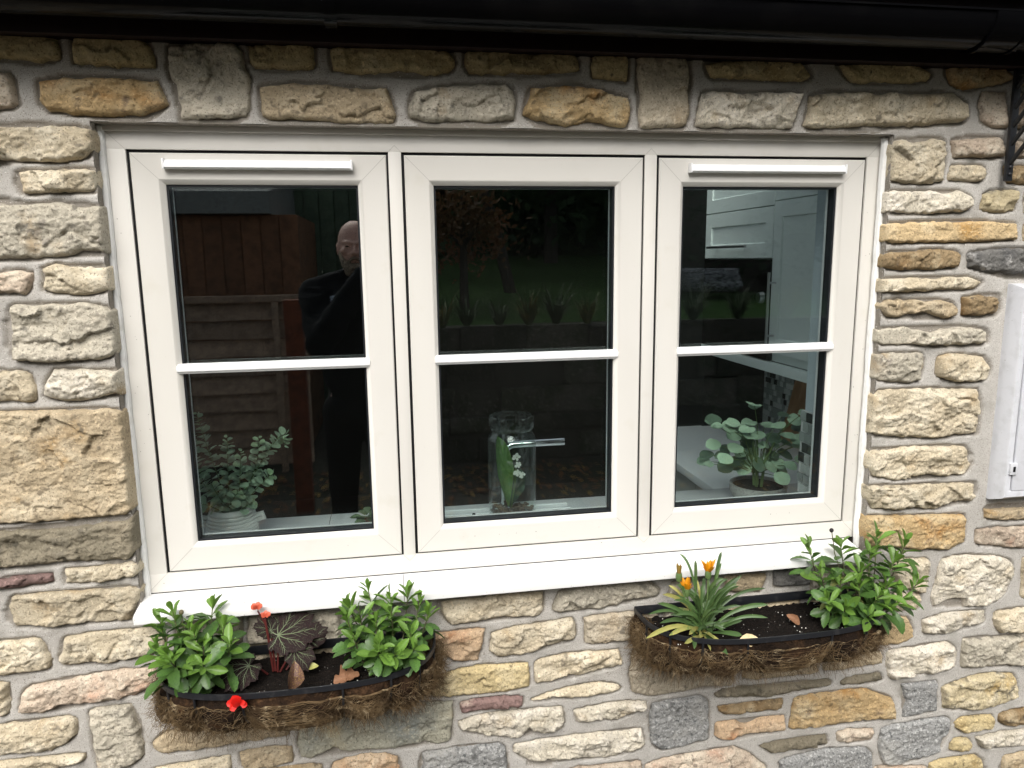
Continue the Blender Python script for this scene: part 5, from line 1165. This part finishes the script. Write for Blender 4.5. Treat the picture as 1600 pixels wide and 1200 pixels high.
u_ = rg.normal(size=(n_,3)); u_ /= np.linalg.norm(u_,axis=1)[:,None]; w_ = np.cross(u_, rg.normal(size=(n_,3))); w_ /= np.linalg.norm(w_,axis=1)[:,None]; L_ = .055*rg.uniform(.6,1.4,(n_,1))
link('foliage', np_mesh('foliage', np.stack([P_-u_*L_,P_-w_*L_*.5,P_+u_*L_,P_+w_*L_*.5],1).reshape(-1,3), np.arange(n_*4).reshape(-1,4), leafmat('hedge_leaf', (.045,.075,.03), (.03,.055,.028)), smooth=False), hd_)
MB().box((3.4,-7.35,1.0),(9.1,-6.85,2.7)).build('stems', M_BARK, hd_, smooth=False)
bgm = bpy.data.materials.new('stone_chip_bag'); bgm = mat('stone_chip_filling', (.30,.31,.34), rough=.7, mix=[(38,(.04,.04,.045),.47,.55,2),(90,(.70,.72,.78),.58,.66,2)], bump=((40,1,.03),))
bgo = MB().bbox((3.80,-6.35,1.24),(4.42,-6.0,1.50),.06,4); bgo.v = [(a+.02*math.sin(a*31+c*17),b+.02*math.sin(c*29+a*13),c+.015*math.sin(a*23)) for a,b,c in bgo.v]
tag(bgo.build('gabion_basket', bgm), 'low gabion of grey and white stone chips on the lawn, mirrored in the right sash', 'gabion')

# ------------------------------------------------------------------ the man taking the picture, mirrored in the left sash
def voxel(mb, name, m, parent, vox, it=4, M=None):
    me0 = bpy.data.meshes.new('tmp'); me0.from_pydata(mb.v, [], mb.f); ob = bpy.data.objects.new('tmp', me0); COL.objects.link(ob)
    md = ob.modifiers.new('r','REMESH'); md.mode = 'VOXEL'; md.voxel_size = vox; md.use_smooth_shade = True
    sm = ob.modifiers.new('s','SMOOTH'); sm.factor = .5; sm.iterations = it
    dg = bpy.context.evaluated_depsgraph_get(); dg.update(); me = bpy.data.meshes.new_from_object(ob.evaluated_get(dg)); bpy.data.objects.remove(ob)
    me.name = name; me.materials.clear(); me.materials.append(m); return link(name, me, parent, M=M)
mx, my = .362, -1.93
man = thing('person', 'bald bearded man in a dark jacket raising a phone, mirrored in the left sash', 'person', (mx,my,0))
M_SKIN = mat('skin', (.80,.50,.42), rough=.5, mix=[(9,(.80,.44,.37),.5,.75,3)])
M_JKT = mat('dark_navy_jacket', (.004,.005,.008), rough=.9, spec=.15, bump=((60,.5,.004),)); M_TRS = mat('dark_trousers', (.005,.005,.006), rough=.9, spec=.15); M_BEARD = mat('grey_beard_hair', (.32,.25,.19), rough=.95, mix=[(120,(.5,.42,.33),.5,.65,3),(60,(.12,.085,.06),.55,.7,3)], bump=((300,1,.004),))
def cap(mb, a, b, ra, rb, n=9, seg=14):
    a, b = Vector(a), Vector(b)
    for k in range(n): u = k/(n-1); mb.ball(a.lerp(b,u), ra+(rb-ra)*u, seg=seg)
HZ = 1.700    # head centre height
hx = mx
Sl, Sr = (mx-.195,my,1.475), (mx+.195,my,1.475)
El, Er = (mx-.165,my+.20,1.270), (mx+.285,my+.15,1.30)
Wl, Wr = (.420,-1.715,1.585), (.640,-1.735,1.575)
bodym = MB()
# head: skull, face, jaw, cheekbones, brows, nose, lids, ears
bodym.ball((hx,my-.014,HZ+.030), .1, (.80,1.0,.96), 26); bodym.ball((hx,my+.018,HZ-.028), .076, (.92,.98,1.15), 22); bodym.ball((hx,my+.034,HZ-.090), .050, (1.12,.92,.72), 18)
cap(bodym, (hx,my+.094,HZ+.012), (hx,my+.113,HZ-.026), .0075, .0115, 7, 10)
for s in (-1,1):
    bodym.ball((hx+s*.011,my+.104,HZ-.030), .0085, seg=10)
    cap(bodym, (hx+s*.014,my+.093,HZ+.021), (hx+s*.052,my+.074,HZ+.023), .0085, .0075, 6, 10)
    bodym.ball((hx+s*.048,my+.070,HZ-.020), .019, (1.1,.8,.8), 12)
    bodym.ball((hx+s*.032,my+.080,HZ+.004), .0135, (1.2,.8,.75), 12)
    bodym.ball((hx+s*.0795,my-.012,HZ-.008), .030, (.30,.62,1.05), 16); bodym.ball((hx+s*.083,my-.022,HZ+.004), .022, (.35,.6,1.0), 12)
cap(bodym, (hx,my-.005,HZ-.07), (hx,my-.02,1.49), .058, .066)
# trunk, arms, legs
bodym.ball((mx,my,1.36), .15, (1.15,.78,1.15), 20); bodym.ball((mx,my+.02,1.12), .15, (1.08,.85,1.2), 20); bodym.ball((mx,my,.95), .15, (1.08,.78,.8), 20)
cap(bodym, Sl, (mx,my,1.47), .066, .07); cap(bodym, Sr, (mx,my,1.47), .066, .07)
for s, e, w in ((Sl,El,Wl),(Sr,Er,Wr)): cap(bodym, s, e, .058, .044); cap(bodym, e, w, .043, .029)
for s in (-1,1): cap(bodym, (mx+s*.095,my,.92), (mx+s*.11,my+.01,.50), .085, .055, 12); cap(bodym, (mx+s*.11,my+.01,.50), (mx+s*.115,my-.01,.09), .052, .036, 12); cap(bodym, (mx+s*.115,my-.03,.045), (mx+s*.125,my+.14,.035), .038, .030, 8)
# hands: palm, four curled fingers and a thumb on each end of the phone
for w, px, sg in ((Wl,.440,1),(Wr,.600,-1)):
    pc = Vector((px-sg*.024,-1.700,1.612)); cap(bodym, w, pc, .028, .030, 6, 12)
    bodym.ball(pc, .033, (.55,.75,1.15), 14)
    for k, (dz, L) in enumerate(((.030,.9),(.011,1.),(-.008,.95),(-.026,.8))):
        a = pc+Vector((0,.016,dz)); b = a+Vector((sg*.010,.024*L,.002)); c = b+Vector((sg*.026*L,.002,0))
        cap(bodym, a, b, .0092, .0088, 4, 8); cap(bodym, b, c, .0086, .0072, 4, 8)
    a = pc+Vector((0,-.018,.018)); b = a+Vector((sg*.022,-.004,.020)); c = b+Vector((sg*.022,.004,.006)); cap(bodym, a, b, .0115, .010, 4, 8); cap(bodym, b, c, .0098, .008, 4, 8)
bd = voxel(bodym, 'body', M_SKIN, man, .0058, 3)
jk = MB(); jk.ball((mx,my,1.36), .175, (1.22,.86,1.15), 20); jk.ball((mx,my+.02,1.12), .17, (1.08,.88,1.2), 20); jk.ball((mx,my,.93), .165, (1.10,.84,.75), 20)
cap(jk, Sl, (mx,my,1.47), .082, .088); cap(jk, Sr, (mx,my,1.47), .082, .088); cap(jk, (mx,my-.01,1.50), (mx,my-.01,1.575), .085, .072, 5)
for s, e, w in ((Sl,El,Wl),(Sr,Er,Wr)):
    v = Vector(w); v = Vector(e).lerp(v,.93); cap(jk, (mx+(s[0]-mx)*.32,my-.01,1.545), (s[0],s[1],s[2]-.005), .058, .084, 9); cap(jk, s, e, .084, .074); cap(jk, e, v, .076, .052)
jo = voxel(jk, 'jacket', M_JKT, man, .010, 3); jm = jo.data; nv = len(jm.vertices); Vj = np.zeros(nv*3); jm.vertices.foreach_get('co', Vj); Vj = Vj.reshape(-1,3); Nj = np.array([tuple(v.normal) for v in jm.vertices])
fold = (1-np.abs(fbm(Vj[:,0]*9+Vj[:,2]*5, Vj[:,1]*7, Vj[:,2]*13-Vj[:,0]*6, 3))*2.2)*.010-.006       # creases in the cloth
jm.vertices.foreach_set('co', (Vj+Nj*fold[:,None]).ravel()); jm.update()
cl = MB().tube([(mx+.074*math.cos(2*PI*k/20),my-.008+.068*math.sin(2*PI*k/20),1.575+.010*math.sin(2*PI*k/20)) for k in range(21)], .017, 10).build('collar', M_JKT, man)
tr_ = MB()
for s in (-1,1): cap(tr_, (mx+s*.095,my,.90), (mx+s*.11,my+.01,.50), .105, .075, 12); cap(tr_, (mx+s*.11,my+.01,.50), (mx+s*.115,my-.01,.075), .073, .060, 12)
voxel(tr_, 'trousers', M_TRS, man, .012, 3)
shm = MB()
for s in (-1,1): cap(shm, (mx+s*.115,my-.04,.050), (mx+s*.127,my+.16,.042), .050, .042, 9)
voxel(shm, 'shoes', M_TRS, man, .010, 3)
be = MB()
for k in range(25):
    a = -1.5+3*k/24; up_ = abs(math.sin(a))**3; be.ball((hx+.068*math.sin(a),my+.012+.074*math.cos(a),HZ-.098+.070*up_), .019-.007*up_, (1,1,1.25), 10)
    be.ball((hx+.058*math.sin(a),my+.012+.070*math.cos(a),HZ-.118+.050*up_), .018-.006*up_, (1,1,1.1), 10)
for k in range(7): be.ball((hx+.011*(k-3),my+.080-.003*abs(k-3),HZ-.128+.003*abs(k-3)), .017, (1,.9,1.1), 10)
for k in range(11): a = (k-5)/5; be.ball((hx+.034*a,my+.104-.017*abs(a),HZ-.050-.022*abs(a)**1.5), .0085, seg=8)
voxel(be, 'beard', M_BEARD, man, .0045, 2)
ey = MB()
for s in (-1,1): ey.ball((hx+s*.032,my+.0862,HZ+.003), .0072, (1.35,.8,.62), 12)
ey.build('eyes', mat('eye_dark', (.05,.04,.035), rough=.2), man)
pa = MB().bbox((-.026,-.003,-.018),(.026,.003,.018),.002, M=Matrix.Translation((.270,-1.787,1.462)) @ Matrix.Rotation(.30,4,'Z') @ Matrix.Rotation(-.15,4,'Y')).build('chest_patch', mat('pale_blue_patch', (.42,.50,.62), rough=.7), man)
ph = thing('phone', 'black phone held up in both hands by the mirrored man', 'phone', (.519,-1.655,1.60))
PM = Matrix([[RC[0][0],RC[0][1],RC[0][2],CAM.x],[RC[1][0],RC[1][1],RC[1][2],CAM.y],[RC[2][0],RC[2][1],RC[2][2],CAM.z],[0,0,0,1]])
MB().bbox((-.088,-.058,.004),(.062,.014,.0125),.003, M=PM).build('case', mat('black_phone', (.01,.01,.011), rough=.3), ph)
